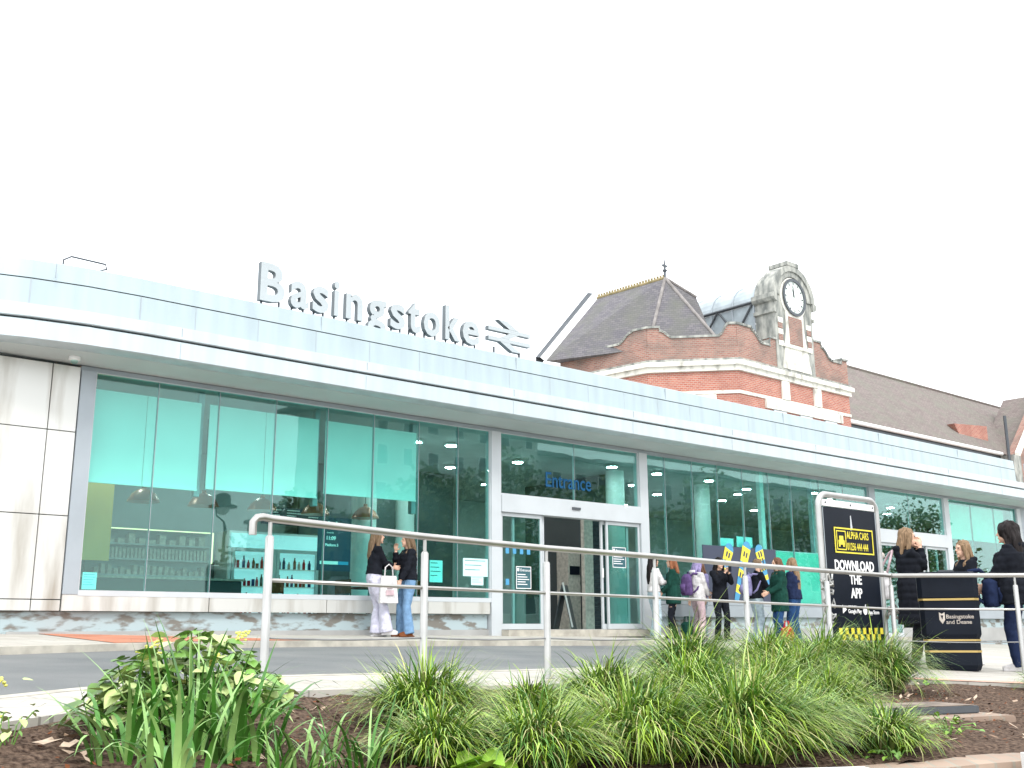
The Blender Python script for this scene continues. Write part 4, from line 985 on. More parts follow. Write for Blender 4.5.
    # hair
    q_ = hairvol; h = MB(); h.ell(hd((-.022-.03*(q_-1), 0, .038)), .098*q_**.5, .086*q_, .098*q_**.4, 16, 12, T=Hr)
    if hairlen > 0:
        bk = hd((-.07, 0, 0)); L = hairlen
        pts = [hd((-.03, 0, .05)), hd((-.06, 0, -.03)), neck+V((-.075, 0, .03)), neck+V((-.095, 0, -L*.45)), neck+V((-.09, 0, -L*.8)), neck+V((-.08, 0, -L))]
        h.tube(pts, [v*q_ for v in (.08, .07, .055, .045, .035, .012)], 14, r2=[v*q_ for v in (.09, .092, .10, .10, .085, .04)])
        for s in (-1, 1):
            h.tube([hd((.015, s*.07, .06)), hd((.012, s*.085, -.02)), neck+V((.0, s*.095, 0)), chest+V((.06, s*.09, .08)), chest+V((.095, s*.08, .5-max(.25, L)*1.1 if False else .06-L*.35))], [.03, .028, .034, .03, .01], 10)
    o = h.build('tmp', 'skin', fix=False)
    seed = loc[0]*3.1
    def hdisp(c): return (.010+.03*(q_-1))*noise.noise(V((c.x*26+seed, c.y*26, c.z*3.5)))+.005*noise.noise(V((c.x*60, c.y*60+seed, c.z*8)))
    evald(o, 'hair', [hair], body, .0085, 2, hdisp)
    # trousers
    t = MB(); t.tube([pel+V((0, 0, -.09)), pel, pel+V((0, 0, .06)), waist+V((0, 0, .0))], [.09, .122, .118, .098], 14, r2=[.13, .172, .165, .132])
    for s in (-1, 1):
        hp_, kn, an_ = joints[('leg', s)]
        an2 = an_+V((0, 0, -.035)); t.tube([hp_+V((0, 0, .03)), hp_.lerp(kn, .35), kn, kn.lerp(an2, .5), an2], [.105*slim, .092*slim, .068*slim, .066+flare*.5, .06+flare], 14)
    o = t.build('tmp', 'skin', fix=False)
    def tdisp(c): return .007*noise.noise(V((c.x*11+seed, c.y*11, c.z*14)))+.004*noise.noise(V((c.x*30, c.y*30+seed, c.z*24)))
    evald(o, 'trousers', [legs], body, .011, 3, tdisp)
    # jacket or top
    j = MB(); hz = hem; cw_ = coat_w; lowp = V((pel.x, pel.y, hz))
    pj = [lowp]
    rj, r2j = [.135*cw_+(.03 if hz < .6 else 0)], [.182*cw_+(.03 if hz < .6 else 0)]
    if hz < .78: pj.append(V((pel.x, pel.y, (hz+.9)/2))); rj.append(.135*cw_); r2j.append(.182*cw_)
    pj += [pel+V((0, 0, .06)), waist+V((0, 0, .04)), chest+V((0, 0, -.06)), chest+V((0, 0, .05)), neck+V((0, 0, -.035)), neck+V((-.005, 0, .01))]
    rj += [.135*cw_, .118*cw_, .128*cw_, .118*cw_, .08, .062]; r2j += [.178*cw_, .15*cw_, .165*cw_, .172*cw_, .10, .07]
    j.tube(pj, rj, 16, r2=r2j)
    for s in (-1, 1):
        sh_, el, wr = joints[('arm', s)]; w2 = el.lerp(wr, .93*lower_sleeve)
        j.tube([chest+V((0, s*.08, .085)), sh_, sh_.lerp(el, .5), el, el.lerp(w2, .5), w2], [v*cw_**.5 for v in (.066, .07, .062, .057, .052, .043)], 12)
    if hood: j.tube([neck+V((-.10, -.09, .02)), neck+V((-.135, 0, .01)), neck+V((-.10, .09, .02)), neck+V((.0, .10, .0)), neck+V((.07, .05, -.02))], [.035, .05, .035, .03, .015], 10); j.ell(neck+V((-.11, 0, -.05)), .05, .10, .08)
    else: j.tube([neck+V((.05, .05, -.02)), neck+V((-.04, .07, .01)), neck+V((-.065, 0, .025)), neck+V((-.04, -.07, .01)), neck+V((.05, -.05, -.02))], [.018, .025, .026, .025, .018], 8)
    o = j.build('tmp', 'skin', fix=False)
    def jdisp(c):
        d_ = .008*noise.noise(V((c.x*9+seed, c.y*9, c.z*13)))+.004*noise.noise(V((c.x*26, c.y*26+seed, c.z*22)))
        if puff: d_ += puff*(abs(math.sin(c.z*math.pi/.085))-.5)
        return d_
    evald(o, 'jacket', [top], body, .012, 3, jdisp)
    for s in (-1, 1):
        hp_, kn, an_ = joints[('leg', s)]; bz_ = an_.z-.085; sm = MB()
        sm.tube([V((an_.x-.055, an_.y, bz_+.045)), V((an_.x+.02, an_.y, bz_+.06)), V((an_.x+.10, an_.y, bz_+.042)), V((an_.x+.175, an_.y, bz_+.03))], [.035, .05, .035, .02], 12, r2=[.036, .042, .045, .03])
        sm.tube([an_+V((-.01, 0, .03)), an_+V((0, 0, -.04))], [.042, .045], 12); sm.box(an_.x-.085, an_.x+.165, an_.y-.038, an_.y+.038, bz_+.002, bz_+.025)
        o = sm.build('tmp', 'skin', fix=False); evald(o, 'shoe', [shoes], body, .009, 3)
    return body
M['lipcol'] = plain('lip_colour', (.5, .2, .17), .5)
def bag_mesh(w, d, h, n, m, parent, dz=0):
    mb = MB(); mb.tube([(0, 0, 0), (0, 0, h*.12), (0, 0, h*.5), (0, 0, h*.85), (0, 0, h)], [d*.42, d*.5, d*.52, d*.42, d*.2], 14, r2=[w*.42, w*.5, w*.5, w*.45, w*.25])
    o = mb.build('tmp', 'skin', fix=False); sd_ = w*100
    return evald(o, n, [m], parent, .011, 3, lambda c: .009*noise.noise(V((c.x*13, c.y*13+sd_, c.z*12))))
def local(loc, az, p, k=1): return V(loc)+Matrix.Rotation(az, 3, 'Z') @ (V(p)*k)
def backpack(label, ploc, az, m, mp, off=(-.21, 0, .98), h=.42, w=.3):
    t = thing('backpack', label, 'backpack', local(ploc, az, off), az)
    bag_mesh(w, .2, h, 'body', m, t); q = MB(); q.tube([(-.09, 0, .05), (-.12, 0, .12), (-.09, 0, .22)], [.03, .045, .03], 12, r2=[.08, .1, .08]); q.build('pocket', mp, t, smooth=True)
    for s in (-1, 1):
        MB().tube([(.09, s*.09, .05), (.16, s*.13, .12), (.24, s*.135, .30), (.21, s*.12, .42), (.1, s*.09, .43), (.05, s*.07, .38)], .016, 8, r2=[.024]*6).build('shoulder_strap', mp, t, smooth=True)
    MB().tube([(.05, -.03, h), (.05, -.02, h+.05), (.05, .02, h+.05), (.05, .03, h)], .008, 6).build('grab_handle', mp, t, smooth=True)
    return t
def phone(label, pos, az): 
    t = thing('phone', label, 'phone', pos, az); MB().box(-.004, .004, -.036, .036, -.072, .072).build('case', 'black', t, bevel=.002); bx('screen', 'blueink', -.0052, -.0045, -.033, .033, -.068, .068, t); return t
AZR, AZA, AZL, AZC = YAW-math.pi/2, YAW, YAW+math.pi/2, YAW+math.pi
def P(x, y, dz=0): return (x, y, g(x, y)+dz)
WG, GG, RG = 'pair leaning at the station window', 'friends waiting beside the station doors', 'people talking behind the litter bin'
# pair by the large window
pl = P(9.36, 14.28)
person('woman in black cropped jacket and pale flared trousers leaning on the large window sill', pl, AZR+R(18), 1.66, 'hfair', .34, 'cblack', 'clilac', 'cwhite', flare=.045, hem=.95, feetL=(.02, .07), feetR=(.16, -.08),
       handL=(.25, .02, 1.06), handR=(.27, .08, 1.08), hip=(-.05, 0), lean=.03, group=WG)
t = thing('shopping_bag', 'white shopping bag with pink print hanging from the arm of the woman in flared trousers', 'bag', local(pl, AZR+R(18), (.14, -.24, .50)), AZR+R(30))
mb = MB(); mb.add([(-.15, -.05, 0), (.15, -.05, 0), (.15, .05, 0), (-.15, .05, 0), (-.13, -.012, .42), (.13, -.012, .42), (.13, .012, .42), (-.13, .012, .42)], [(0, 3, 2, 1), (4, 5, 6, 7), (0, 1, 5, 4), (1, 2, 6, 5), (2, 3, 7, 6), (3, 0, 4, 7)]); mb.build('bag_body', 'cwhite', t, bevel=.008)
mb = MB(); mb.box(-.06, .07, -.056, -.045, .12, .2); mb.box(-.04, .05, -.046, -.036, .23, .27); mb.build('print', 'cpink', t)
for s in (-1, 1): MB().tube([(-.07, s*.012, .41), (-.06, s*.012, .55), (0, s*.01, .60), (.06, s*.012, .55), (.07, s*.012, .41)], .006, 6).build('carry_handle', 'cwhite', t)
pl = P(9.86, 14.15)
person('woman in black padded jacket and light blue jeans raising one hand to her face', pl, AZL+R(25), 1.62, 'hfair', .30, 'cblack', 'cjean', 'cbrown', flare=.03, hem=.90, puff=.006, coat_w=1.12, feetL=(.02, .16), feetR=(.06, -.10),
       handL=(.2, .2, .86), handR=(.20, -.04, 1.36), headyaw=-10, group=WG)
# group by the right hand window
pl = P(15.67, 14.17)
person('woman with long dark hair in a white top and black waistcoat nearest the doors', pl, AZR+R(15), 1.58, 'hdark', .36, 'cwhite', 'cjeanlight', 'cwhite', handL=(.30, .06, 1.12), handR=(.33, -.04, 1.10), flare=.03, hem=.92, group=GG)
phone('dark phone held by the woman in the white top', local(pl, AZR+R(15), (.40, 0, 1.12)), AZR)
pl = P(15.95, 13.92)
person('woman in a dark green coat and black trousers facing the woman in white', pl, AZL-R(10), 1.58, 'hred', .12, 'cgreen', 'cblack', 'cblack', handL=(.22, .1, .92), handR=(.24, -.08, .94), hem=.70, coat_w=1.15, slim=.85, group=GG)
pl = P(16.85, 14.08)
person('person with lilac hair, white hooded top, pale pink trousers and a purple backpack', pl, AZR+R(25), 1.56, 'hlilac', .16, 'cwhite', 'cpink', 'cpink', handL=(.28, .1, 1.0), handR=(.24, -.1, .88), flare=.035, hem=.82, coat_w=1.15, hood=True, bend=.03, headpitch=14, group=GG)
backpack('purple backpack worn by the person with lilac hair', pl, AZR+R(25), 'cpurple', 'cpurple', (-.24, 0, .86))
pl = P(17.3, 14.35)
person('person in a lilac top and light jeans standing beyond the purple backpack', pl, AZR-R(150), 1.55, 'hbrown', .2, 'clavender', 'cjeanlight', 'cwhite', flare=.02, group=GG)
pl = P(17.1, 13.7)
person('woman all in black holding up a phone in front of the navy advert board', pl, AZC+R(25), 1.62, 'hdark', .3, 'cblack', 'cblack', 'cblack', handL=(.26, .05, 1.34), handR=(.27, -.05, 1.34), slim=.9, group=GG)
phone('blue backed phone held up by the woman all in black', local(pl, AZC+R(25), (.36, 0, 1.40)), AZC+R(25))
pl = P(17.8, 13.36)
person('woman with tied back fair hair, black coat, pale trousers and a lavender backpack', pl, AZR+R(12), 1.63, 'hfair', 0, 'cblack', 'cjeanlight', 'cwhite', handL=(.34, .05, 1.02), handR=(.36, -.06, 1.0), flare=.03, hem=.86, lean=.06, coat_w=1.08, group=GG)
backpack('pale lavender backpack on the woman in the black coat', pl, AZR+R(12), 'clavender', 'clavender', (-.2, -.03, .9))
pl = P(17.6, 12.65)
person('person in long dark green coat and dark jeans facing the woman with lavender backpack', pl, AZL+R(10), 1.64, 'hbrown', .1, 'cgreen', 'cdenim', 'cbrown', hem=.62, coat_w=1.2, handL=(.26, .08, .98), handR=(.26, -.06, .98), group=GG)
pl = P(18.05, 12.63)
person('woman with very long blond hair over a navy jacket and dark blue jeans', pl, AZL-R(35), 1.66, 'hblond', .52, 'cnavy', 'cdenim', 'cgrey', hem=.86, coat_w=1.12, handL=(.24, .12, .95), handR=(.22, -.14, .9), group=GG)
def floorbag(name, label, loc, m, w, d, h):
    t = thing(name, label, 'bag', loc, R(20)); bag_mesh(w, d, h, 'bag_body', m, t)
    for s in (-1, 1): MB().tube([(s*.03, -w*.2, h*.9), (s*.03, -w*.12, h+.1), (s*.03, w*.12, h+.1), (s*.03, w*.2, h*.9)], .008, 6).build('handle', m, t)
floorbag('holdall', 'bright red bag standing on the ground beside the blue jeans', P(17.5, 12.45), 'cred', .26, .18, .34)
floorbag('holdall', 'dark green bag on the ground left of the person with the purple backpack', P(16.75, 14.3), 'cgreen', .26, .2, .34)
# right hand group behind the bin
pl = P(12.85, 7.22)
person('blond woman in a long black padded coat with a hand raised to her mouth', pl, AZR-R(12), 1.70, 'hblond', .2, 'cblack', 'cblack', 'cwhite', hem=.48, puff=.010, coat_w=1.18, hood=True, handL=(.13, .02, 1.40), handR=(.15, -.02, 1.41), headyaw=0, group=RG)
bg = thing('shoulder_bag', 'white and pink bag hanging behind the woman in the long padded coat', 'bag', local(pl, AZR-R(12), (-.34, -.06, .80)), AZR+R(10))
bag_mesh(.3, .16, .36, 'bag_body', 'cwhite', bg); MB().tube([(.02, -.09, .33), (.09, -.08, .52), (.16, -.02, .62), (.16, .05, .60), (.08, .09, .46), (.02, .09, .33)], .016, 8).build('shoulder_strap', 'cpink', bg, smooth=True)
q = MB(); q.ell((-.04, 0, .55), .07, .13, .06); q.build('fur_trim', 'ccream', bg, smooth=True)
pl = P(13.85, 6.97)
person('woman with auburn blond hair in a black jacket facing left behind the bin', pl, AZL+R(8), 1.60, 'hblond', .28, 'cblack', 'cblack', 'cwhite', hem=.8, hood=True, handL=(.28, .08, 1.0), handR=(.28, -.08, 1.0), group=RG)
pl = P(12.80, 5.88)
person('woman with dark curly hair, bulky black coat and navy trousers at the right edge', pl, AZL-R(28), 1.72, 'hdark', .24, 'cblack', 'cnavy', 'cwhite', hem=.74, coat_w=1.5, puff=.008, hood=True, hairvol=1.42, handL=(.3, .12, .95), handR=(.26, -.14, .95), group=RG)
backpack('dark blue bag carried at the left side of the curly haired woman', pl, AZL-R(28), 'cnavy', 'cnavy', (.24, .14, .74), h=.34, w=.24)

# ------------------------------------------------------------------ plants
def blade(mb, base, az, length, width, rise, droop, mi=0, seg=6, curl=0, fold=True):
    """one arching leaf: starts at angle rise (radians from vertical) and bends over by droop"""
    pts = []; p = V(base); th = rise
    dz = V((math.cos(az), math.sin(az), 0)); sd = V((-math.sin(az), math.cos(az), 0))
    for i in range(seg+1):
        t = i/seg; wv = width*(1-t**2.2)*(.6+.4*min(1, t*5)) + .0004
        pts.append((p-sd*wv/2, p+sd*wv/2)); st = length/seg
        p = p + (dz*math.sin(th)+V((0, 0, 1))*math.cos(th))*st + sd*curl*st*t
        th += droop/seg*(.5+1.0*t)
    vs = [v for a in pts for v in a]; mb.add(vs, [(2*i, 2*i+1, 2*i+3, 2*i+2) for i in range(seg)], mi)
DOWN = (-CF)
daz0 = math.atan2(DOWN.y, DOWN.x)
def sedge(x, y, R0, L, n, label, seed, lean=.38, mats=('leafA', 'leafB', 'leafC', 'leafY'), wts=(.36, .26, .2, .18), raise_=0.0):
    rn = random.Random(seed); mb = MB(); z0 = bed(x, y)-.02
    for i in range(int(n*1.05)):
        a = rn.uniform(0, 2*math.pi); r = R0*math.sqrt(rn.random())*.42
        bx_, by_ = x+r*math.cos(a), y+r*math.sin(a)
        outer = r/(R0*.42)
        azb = a+rn.gauss(0, .28)
        if rn.random() < lean: azb = daz0+rn.gauss(.45, .6)
        ri = abs(rn.gauss(.12+.55*outer, .14)); dr = rn.uniform(1.9, 3.1)-ri*.5 if rn.random() < .86 else rn.uniform(.4, 1.3)
        u = rn.random(); c = 0; acc = 0
        for k, w_ in enumerate(wts):
            acc += w_
            if u < acc: c = k; break
        blade(mb, (bx_, by_, z0+raise_*(1-outer)), azb, L*.78*(rn.uniform(.75, 1.1) if rn.random() < .9 else rn.uniform(.9, 1.35)), rn.uniform(.007, .0125), ri, dr, c, 6, rn.gauss(0, .25))
    o = mb.build('sedge_tussock', list(mats), fix=False, smooth=True); me = o.data
    me.transform(Matrix.Translation((-x, -y, -z0))); o.location = (x, y, z0)
    return tag(o, label, 'grass clump', 'sedge tussocks in the planting bed')
SG = [ # x, y, radius, length, blades, label, seed
 (3.32, 4.59, .36, 0.59, 1200, 'upright green sedge tussock in front of the second handrail post, the leftmost of the row', 1),
 (2.85, 3.85, .34, 0.42, 1100, 'drooping sedge tussock at the lower left end of the row, below the upright one', 2),
 (3.97, 4.52, .30, 0.42, 900, 'small upright sedge tussock in front of the third handrail post', 3),
 (3.25, 3.65, .36, 0.50, 1200, 'mounded sedge tussock at the bottom edge left of the biggest mound', 4),
 (4.75, 4.72, .34, 0.57, 1200, 'tall sedge tussock below the main doors', 5),
 (3.90, 3.65, .48, 0.61, 1700, 'biggest striped sedge mound at the bottom centre of the bed', 6),
 (6.30, 5.40, .36, 0.80, 1200, 'sedge tussock with bluish blades at the foot of the fourth handrail post', 7),
 (4.87, 4.16, .40, 0.66, 1400, 'bright green sedge tussock filling the middle of the row', 8),
 (4.35, 3.40, .46, 0.68, 1700, 'long haired sedge mound at the bottom right of the row', 9),
 (7.35, 5.45, .38, 0.78, 1200, 'lime green sedge tussock below the purple backpack', 10),
 (5.70, 4.22, .42, 0.56, 1400, 'yellowish sedge tussock behind the long haired mound', 11),
 (7.90, 5.30, .40, 0.81, 1300, 'broad sedge tussock at the foot of the taxi sign on its left', 12),
 (8.28, 5.00, .36, 0.75, 1200, 'bluish green sedge tussock at the foot of the taxi sign, right end of the row', 13),
 (5.79, 3.85, .36, 0.50, 1100, 'golden tipped sedge tussock sloping down to the bare mulch', 14),
 (6.66, 4.67, .40, 0.62, 1200, 'pale sedge tussock between the golden one and the sign', 15),
 (4.95, 3.50, .38, 0.54, 1100, 'sedge tussock at the right foot of the long haired mound', 16),
 (5.21, 3.13, .24, 0.40, 700, 'small lone sedge tussock at the front edge by the bare mulch', 17),
 (9.95, 4.40, .20, 0.42, 420, 'small sedge tussock at the right edge behind the mulch', 18),
]
for (x, y, r, L, n, lab, sd_) in SG:
    bl_ = 'bluish' in lab
    sedge(x, y, r, L, n, lab, sd_, raise_=.10 if 7 <= sd_ <= 15 else .04, wts=(.34, .26, .12, .28) if not bl_ else (.5, .3, .15, .05))
def strap(x, y, n, L, label, seed, spread=.5, w=.028, pale=.38):
    rn = random.Random(seed); mb = MB(); z0 = bed(x, y)-.02
    for i in range(n):
        a = rn.uniform(0, 2*math.pi); r = rn.uniform(0, .16)
        up_ = rn.random() < .35
        blade(mb, (x+r*math.cos(a), y+r*math.sin(a), z0), a+rn.gauss(0, .5), L*.9*rn.uniform(.6, 1.1), w*rn.uniform(.6, 1.05), abs(rn.gauss(.22, .16)), rn.uniform(.2, .9) if up_ else rn.uniform(1.6, 2.9), 1 if rn.random() < pale else 0, 9, rn.gauss(0, .12))
    o = mb.build('strap_leaf_plant', ['strap', 'strap2'], fix=False, smooth=True); o.data.transform(Matrix.Translation((-x, -y, -z0))); o.location = (x, y, z0)
    return tag(o, label, 'plant', 'strap leaved plants at the left of the bed')
strap(1.58, 4.05, 34, .52, 'strap leaved clump at the far left with arching pale leaves', 31, pale=.45)
strap(1.86, 4.12, 44, .62, 'tall strap leaved clump standing in front of the round leaved shrub', 32)
strap(2.02, 4.0, 40, .60, 'strap leaved clump directly below the first handrail post', 33)
strap(1.62, 3.72, 30, .42, 'strap leaved clump at the bottom edge left of the first post', 34, pale=.5)
strap(2.25, 3.85, 26, .36, 'low narrow leaved clump at the bottom edge right of the first post', 35, w=.016)
strap(2.42, 3.75, 30, .40, 'low narrow leaved clump beside the lower left sedge', 36, w=.016)
strap(2.0, 3.66, 28, .30, 'short strap leaved clump along the bottom edge', 37, w=.015)
def leafy(x, y, n, R0, Hh, label, seed, name='round_leaved_shrub', mats=('heart', 'heart2'), flowers=0, size=(.035, .07), group=None):
    rn = random.Random(seed); z0 = bed(x, y)-.02; t = thing(name, label, 'shrub', (x, y, z0), 0, group)
    lv = MB(); stm = MB(); fl = MB()
    for i in range(n):
        a = rn.uniform(0, 2*math.pi); u = rn.random()**.6; r = R0*u; hz = Hh*(1-.55*u*u)*rn.uniform(.45, 1.05)
        tip = V((r*math.cos(a), r*math.sin(a), hz)); root = V((tip.x*.15, tip.y*.15, 0))
        if i % 3 == 0: stm.tube([root, root.lerp(tip, .5)+V((0, 0, .03)), tip], .0028, 5)
        s = rn.uniform(*size); an_ = a+rn.gauss(0, .9); tilt = rn.uniform(-.2, .9)
        f_ = V((math.cos(an_)*math.cos(tilt), math.sin(an_)*math.cos(tilt), -math.sin(tilt))); sd = V((-math.sin(an_), math.cos(an_), 0)); sd = (sd+V((0, 0, rn.uniform(-.4, .4)))).normalized(); nn = sd.cross(f_)*-1
        prof = [(0, .0), (-.12, .28), (.1, .5), (.45, .46), (.8, .22), (1.05, 0)]
        vs = [tip+f_*p*s+sd*q*s+nn*(abs(q)*.25*s) for p, q in prof]+[tip+f_*p*s-sd*q*s+nn*(abs(q)*.25*s) for p, q in prof[1:5]]
        lv.add(vs, [(0, 1, 2, 3, 4, 5), (0, 5, 9, 8, 7, 6)], 1 if rn.random() < .5 else 0)
    lv.build('foliage', list(mats), t, fix=False)
    stm.build('stems', mats[0], t, fix=False)
    for k in range(flowers):
        a = rn.uniform(0, 2*math.pi); fm = MB(); c = V((R0*.8*rn.random()*math.cos(a), R0*.8*rn.random()*math.sin(a), Hh*rn.uniform(.6, 1.02)))
        d = V((rn.uniform(-1, 1), rn.uniform(-1, 1), .2)).normalized()
        for i in range(16): q = c+d*(i*.005)+V((rn.gauss(0, .01), rn.gauss(0, .01), rn.gauss(0, .01))); fm.ell(q, .008, .008, .006, 6, 4)
        fm.build('flower', 'flower', t, smooth=True)
    return t
leafy(2.05, 4.55, 440, .41, .46, 'bushy round leaved shrub with yellow flowers left of the first handrail post', 51, flowers=3, size=(.045, .09))
leafy(1.80, 4.50, 130, .28, .38, 'smaller leafy offshoot with drooping yellow flowers at the left of the shrub', 52, flowers=3, size=(.04, .08))
leafy(1.28, 4.45, 14, .1, .26, 'tiny yellow flowered sprig at the left edge of the bed', 53, flowers=1, name='flowering_sprig', size=(.02, .04))
leafy(1.14, 4.15, 12, .09, .24, 'thin stemmed sprig at the very left bottom corner', 54, flowers=1, name='flowering_sprig', size=(.02, .04))
M['lime'] = mat('lime_leaf', (.20, .36, .03), .45, 0, .2, 4)
leafy(2.84, 3.56, 14, .12, .10, 'low lime green broad leaved plant at the bottom edge below the sedges', 55, name='broad_leaved_plant', mats=('lime', 'lime'), size=(.10, .15))
for i, (x, y, n, rr0, lab) in enumerate([(11.2, 5.2, 30, .14, 'low green weed at the foot of the litter bin'), (8.0, 3.7, 26, .16, 'small pale weed growing beside the dark cover slab'), (5.55, 2.75, 22, .16, 'low weeds below the lone sedge at the front edge'), (7.1, 3.35, 40, .2, 'straggly pale green weed right of the dark cover slab')]):
    x, y = [(9.45, 5.2), (5.5, 3.36), (5.0, 2.98), (6.0, 3.22)][i]
    leafy(x, y, n, rr0, .09+.05*(i == 3), lab, 60+i, name='weed', mats=('heart', 'lime'), size=(.02, .04))
# inspection slab
M['rusty'] = mat('muddy_metal', (.07, .055, .045), .9, 0, scale=8, col2=(.24, .19, .15), bump=.5)
th_ = thing('inspection_cover', 'dark raised metal cover slab on a pale concrete surround in the mulch', 'cover', (6.72, 3.76, bed(6.72, 3.76)-.01), R(-18))
bx('surround', 'coping', -.50, .42, -.36, .32, -.08, .015, th_, .01); bx('cover', 'darksteel', -.44, .34, -.14, .26, .017, .062, th_, .006); bx('top_plate', 'rusty', -.42, .32, -.12, .24, .063, .068, th_, .003)
# framed boards leaning at the foot of the front wall
for (tt, lab, wd, z_) in ((1.17, 'white framed board whose top corner shows at the bottom edge left of the wall', .85, -.572), (2.41, 'white framed board in the bottom right corner in front of the brick wall', .9, -.575)):
    p = CF*(4.7 if tt < 2 else 5.28)+CR*(tt); bd = thing('framed_board', lab, 'board', (p.x, p.y, 0), YAW-math.pi/2+(R(9) if tt < 2 else R(4)))
    fm = MB(); zt_ = z_; 
    if tt < 2: xa, xb = -wd, 0.33
    else: xa, xb = 0, wd
    fm.box(xa, xb, -.03, .03, zt_-.05, zt_); fm.box(xa, xa+.05, -.03, .03, zt_-.9, zt_-.051); fm.box(xb-.05, xb, -.03, .03, zt_-.9, zt_-.051); fm.box(xa+.051, xb-.051, -.03, .03, zt_-.9, zt_-.85)
    fm.build('frame', 'white', bd); bx('board', 'cgrey', xa+.052, xb-.052, -.012, .012, zt_-.848, zt_-.052, bd)
# leaf litter and bark pieces
rn = random.Random(77); mb = MB()
for i in range(5200):
    t = rn.uniform(-1.2, 3.6); s = rn.uniform(.3, 6.5); p = fr(t)+CF*s
    if rn.random() < .5: p = fr(rn.uniform(-2.4, 4.5))+CF*rn.uniform(.3, 6)
    if p.y > yl(BED, p.x)-.03: continue
    z = bed(p.x, p.y)+rn.uniform(.005, .03); big = rn.random() < .07; s_ = rn.uniform(.02, .045) if big else rn.uniform(.006, .018)
    a = rn.uniform(0, 6.28); u = V((math.cos(a), math.sin(a), rn.uniform(-.5, .5)))*s_; v = V((-math.sin(a), math.cos(a), rn.uniform(-.5, .5)))*s_*rn.uniform(.35, .8)
    c = V((p.x, p.y, z+(.012 if big else 0))); mb.add([c-u, c-v*.8+u*.1, c+u, c+v], [(0, 1, 2), (0, 2, 3)], 1 if big or rn.random() < .12 else (0 if rn.random() < .5 else 2))
tag(mb.build('leaf_litter', ['soil', 'deadleaf', 'cbrown'], fix=False), 'bark chips and pale fallen leaves scattered over the mulch bed', None, None, 'stuff')
rn = random.Random(5)
for i, (x, y) in enumerate([(1.5, 4.4), (1.62, 4.5), (1.45, 4.25), (1.55, 4.15), (1.38, 4.32), (2.7, 4.9), (2.9, 4.95), (1.75, 3.85), (1.4, 4.05)]):
    m = MB(); s_ = rn.uniform(.035, .06); c = V((x, y, bed(x, y)+.035)); a0 = rn.uniform(0, 6)
    ring = [c+V((math.cos(a0+k*.7854)*s_*(1 if k % 2 else .62), math.sin(a0+k*.7854)*s_*(1 if k % 2 else .62), rn.uniform(-.01, .018))) for k in range(8)]
    m.add([c]+ring, [(0, k+1, (k+1) % 8+1) for k in range(8)]); 
    o = tag(m.build('fallen_leaf', 'deadleaf', fix=False), 'dry pale brown leaf lying on the mulch left of the first handrail post', 'leaf', 'dry leaves on the mulch at the left')

# ------------------------------------------------------------------ what the glass reflects: street lamp, flats, trees opposite
lp = thing('street_lamp', 'black street lamp with a domed shade, mirrored in the left window', 'street lamp', (15.9, -4.0, -1.05)); lp.scale = (1.12, 1.12, 1.12)
MB().tube([(0, 0, 0), (0, 0, 3.9), (-.05, 0, 4.2), (-.28, 0, 4.35), (-.3, 0, 4.6)], [.07, .05, .035, .03, .03], 10).build('post', 'black', lp, smooth='auto')
MB().lathe([(.42, 4.6), (.40, 4.66), (.22, 4.72), (.2, 4.98), (.08, 5.05)], (-.1, 0, 0), 20).build('shade', 'black', lp); MB().ell((-.1, 0, 4.58), .2, .2, .2).build('globe', 'white', lp, smooth=True)
def block(name, label, cat, x0, x1, y0, y1, h, m, floors, bays, roof=.6, wingm='opp2'):
    t = thing(name, label, cat, (0, 0, 0)); bx('wall', m, x0, x1, y0, y1, -2.2, h, t)
    bx('roof', 'opproof', x0-roof, x1+roof, y0-roof, y1+roof, h+.002, h+.35, t)
    for fl in range(floors):
        for k in range(bays):
            w_ = (x1-x0)/bays; xa = x0+w_*(k+.28); z = 1+(h-1.5)*fl/floors
            o = bx('window', 'white', xa, xa+w_*.44, y1+.002, y1+.08, z+.4, z+.4+(h/floors)*.55, t); bx('pane', 'oppwin', xa+.12, xa+w_*.44-.12, y1+.082, y1+.1, z+.52, z+.3+(h/floors)*.55, o)
    return t
block('apartment_block', 'tall pale apartment block with overhanging flat roof, mirrored in the left window', 'building', 47, 66, -56, -44, 19.5, 'opp2', 6, 7, 1.4)
block('apartment_block', 'lower grey apartment wing beside the tall block, mirrored in the left window', 'building', 41.5, 46.9, -54, -45, 9.0, 'opp', 4, 3, .3)
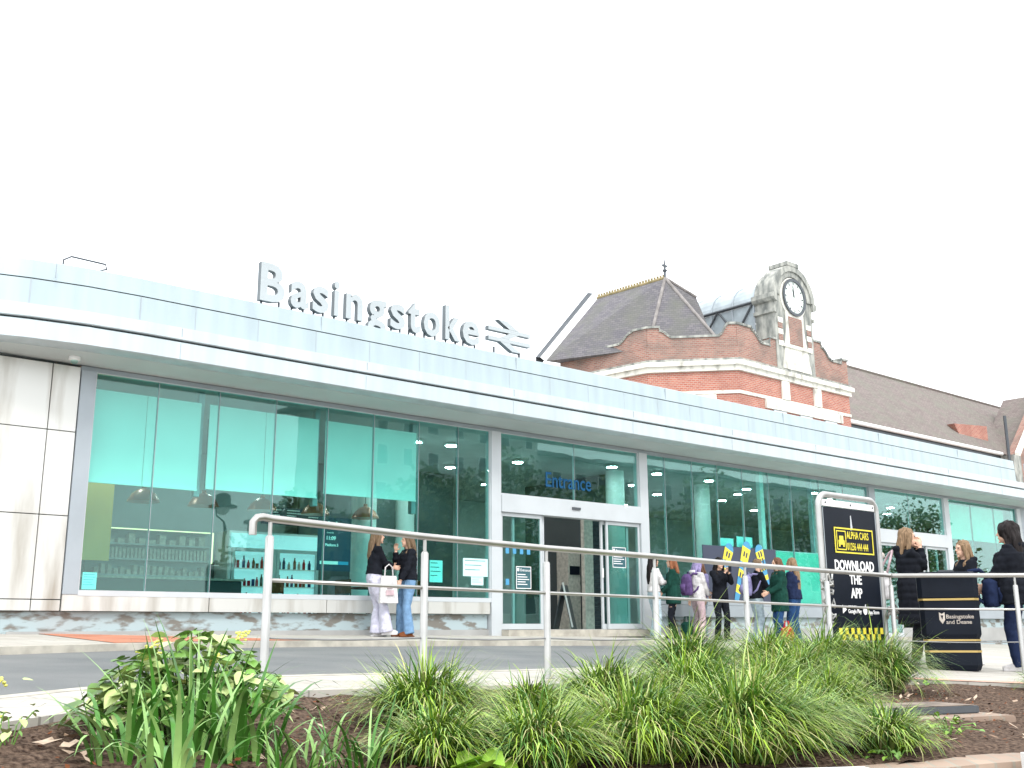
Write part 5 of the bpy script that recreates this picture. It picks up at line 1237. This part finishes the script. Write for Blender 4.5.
block('apartment_block', 'long grey block of flats behind the trees, mirrored in the right windows', 'building', 67, 120, -60, -48, 17, 'opp', 5, 16, .5)
def tree(x, y, h, cr, label, seed, n=2600):
    rn = random.Random(seed); t = thing('tree', label, 'tree', (x, y, -2.2), 0, 'trees across the street'); tk = MB(); hb = h*.32
    tk.tube([(0, 0, 0), (.1, 0, hb), (0, .1, h*.6), (.1, .1, h*.85)], [.28, .2, .12, .04], 10)
    cl = []
    for i in range(13):
        a = rn.uniform(0, 6.28); r = cr*rn.uniform(.25, .8); z = h*rn.uniform(.4, .9); e = V((r*math.cos(a), r*math.sin(a), z)); st_z = h*rn.uniform(.28, .6)
        tk.tube([(0, 0, st_z), V((0, 0, st_z)).lerp(e, .5)+V((0, 0, .3)), e], [.09, .05, .015], 6); cl.append((e, cr*rn.uniform(.28, .5)))
    cl.append((V((0, 0, h*.92)), cr*.4)); tk.build('trunk', 'bark', t, smooth=True)
    lv = MB()
    for i in range(n):
        c, r = rn.choice(cl); d = V((rn.gauss(0, 1), rn.gauss(0, 1), rn.gauss(0, .8))).normalized()*r*rn.random()**.4; p = c+d; s = rn.uniform(.1, .24)
        a = V((rn.gauss(0, 1), rn.gauss(0, 1), rn.gauss(0, 1))).normalized()*s; b = a.orthogonal().normalized()*s*.6
        lv.add([p-a, p-b, p+a, p+b], [(0, 1, 2, 3)])
    lv.build('crown', 'treeleaf', t, fix=False)
for i, (x, y, h, c) in enumerate([(30, -12, 9.5, 3.6), (38, -15, 11.5, 4.4), (47, -17, 11, 4.3), (56, -16, 12, 4.6), (66, -20, 12.5, 4.8), (78, -22, 13, 5), (25.5, -16, 8.5, 3.2), (90, -20, 13, 5)]):
    tree(x, y, h, c, ['leafy green tree across the street nearest the station doors', 'broad leafy tree across the street, second in the row', 'leafy tree across the street, third in the row', 'tall leafy tree across the street, fourth in the row', 'tall leafy tree across the street, fifth in the row', 'spreading tree far along the street, sixth in the row', 'smallest leafy tree across the street at the near end of the row', 'last tree at the far end of the row across the street'][i], 90+i, 3600)
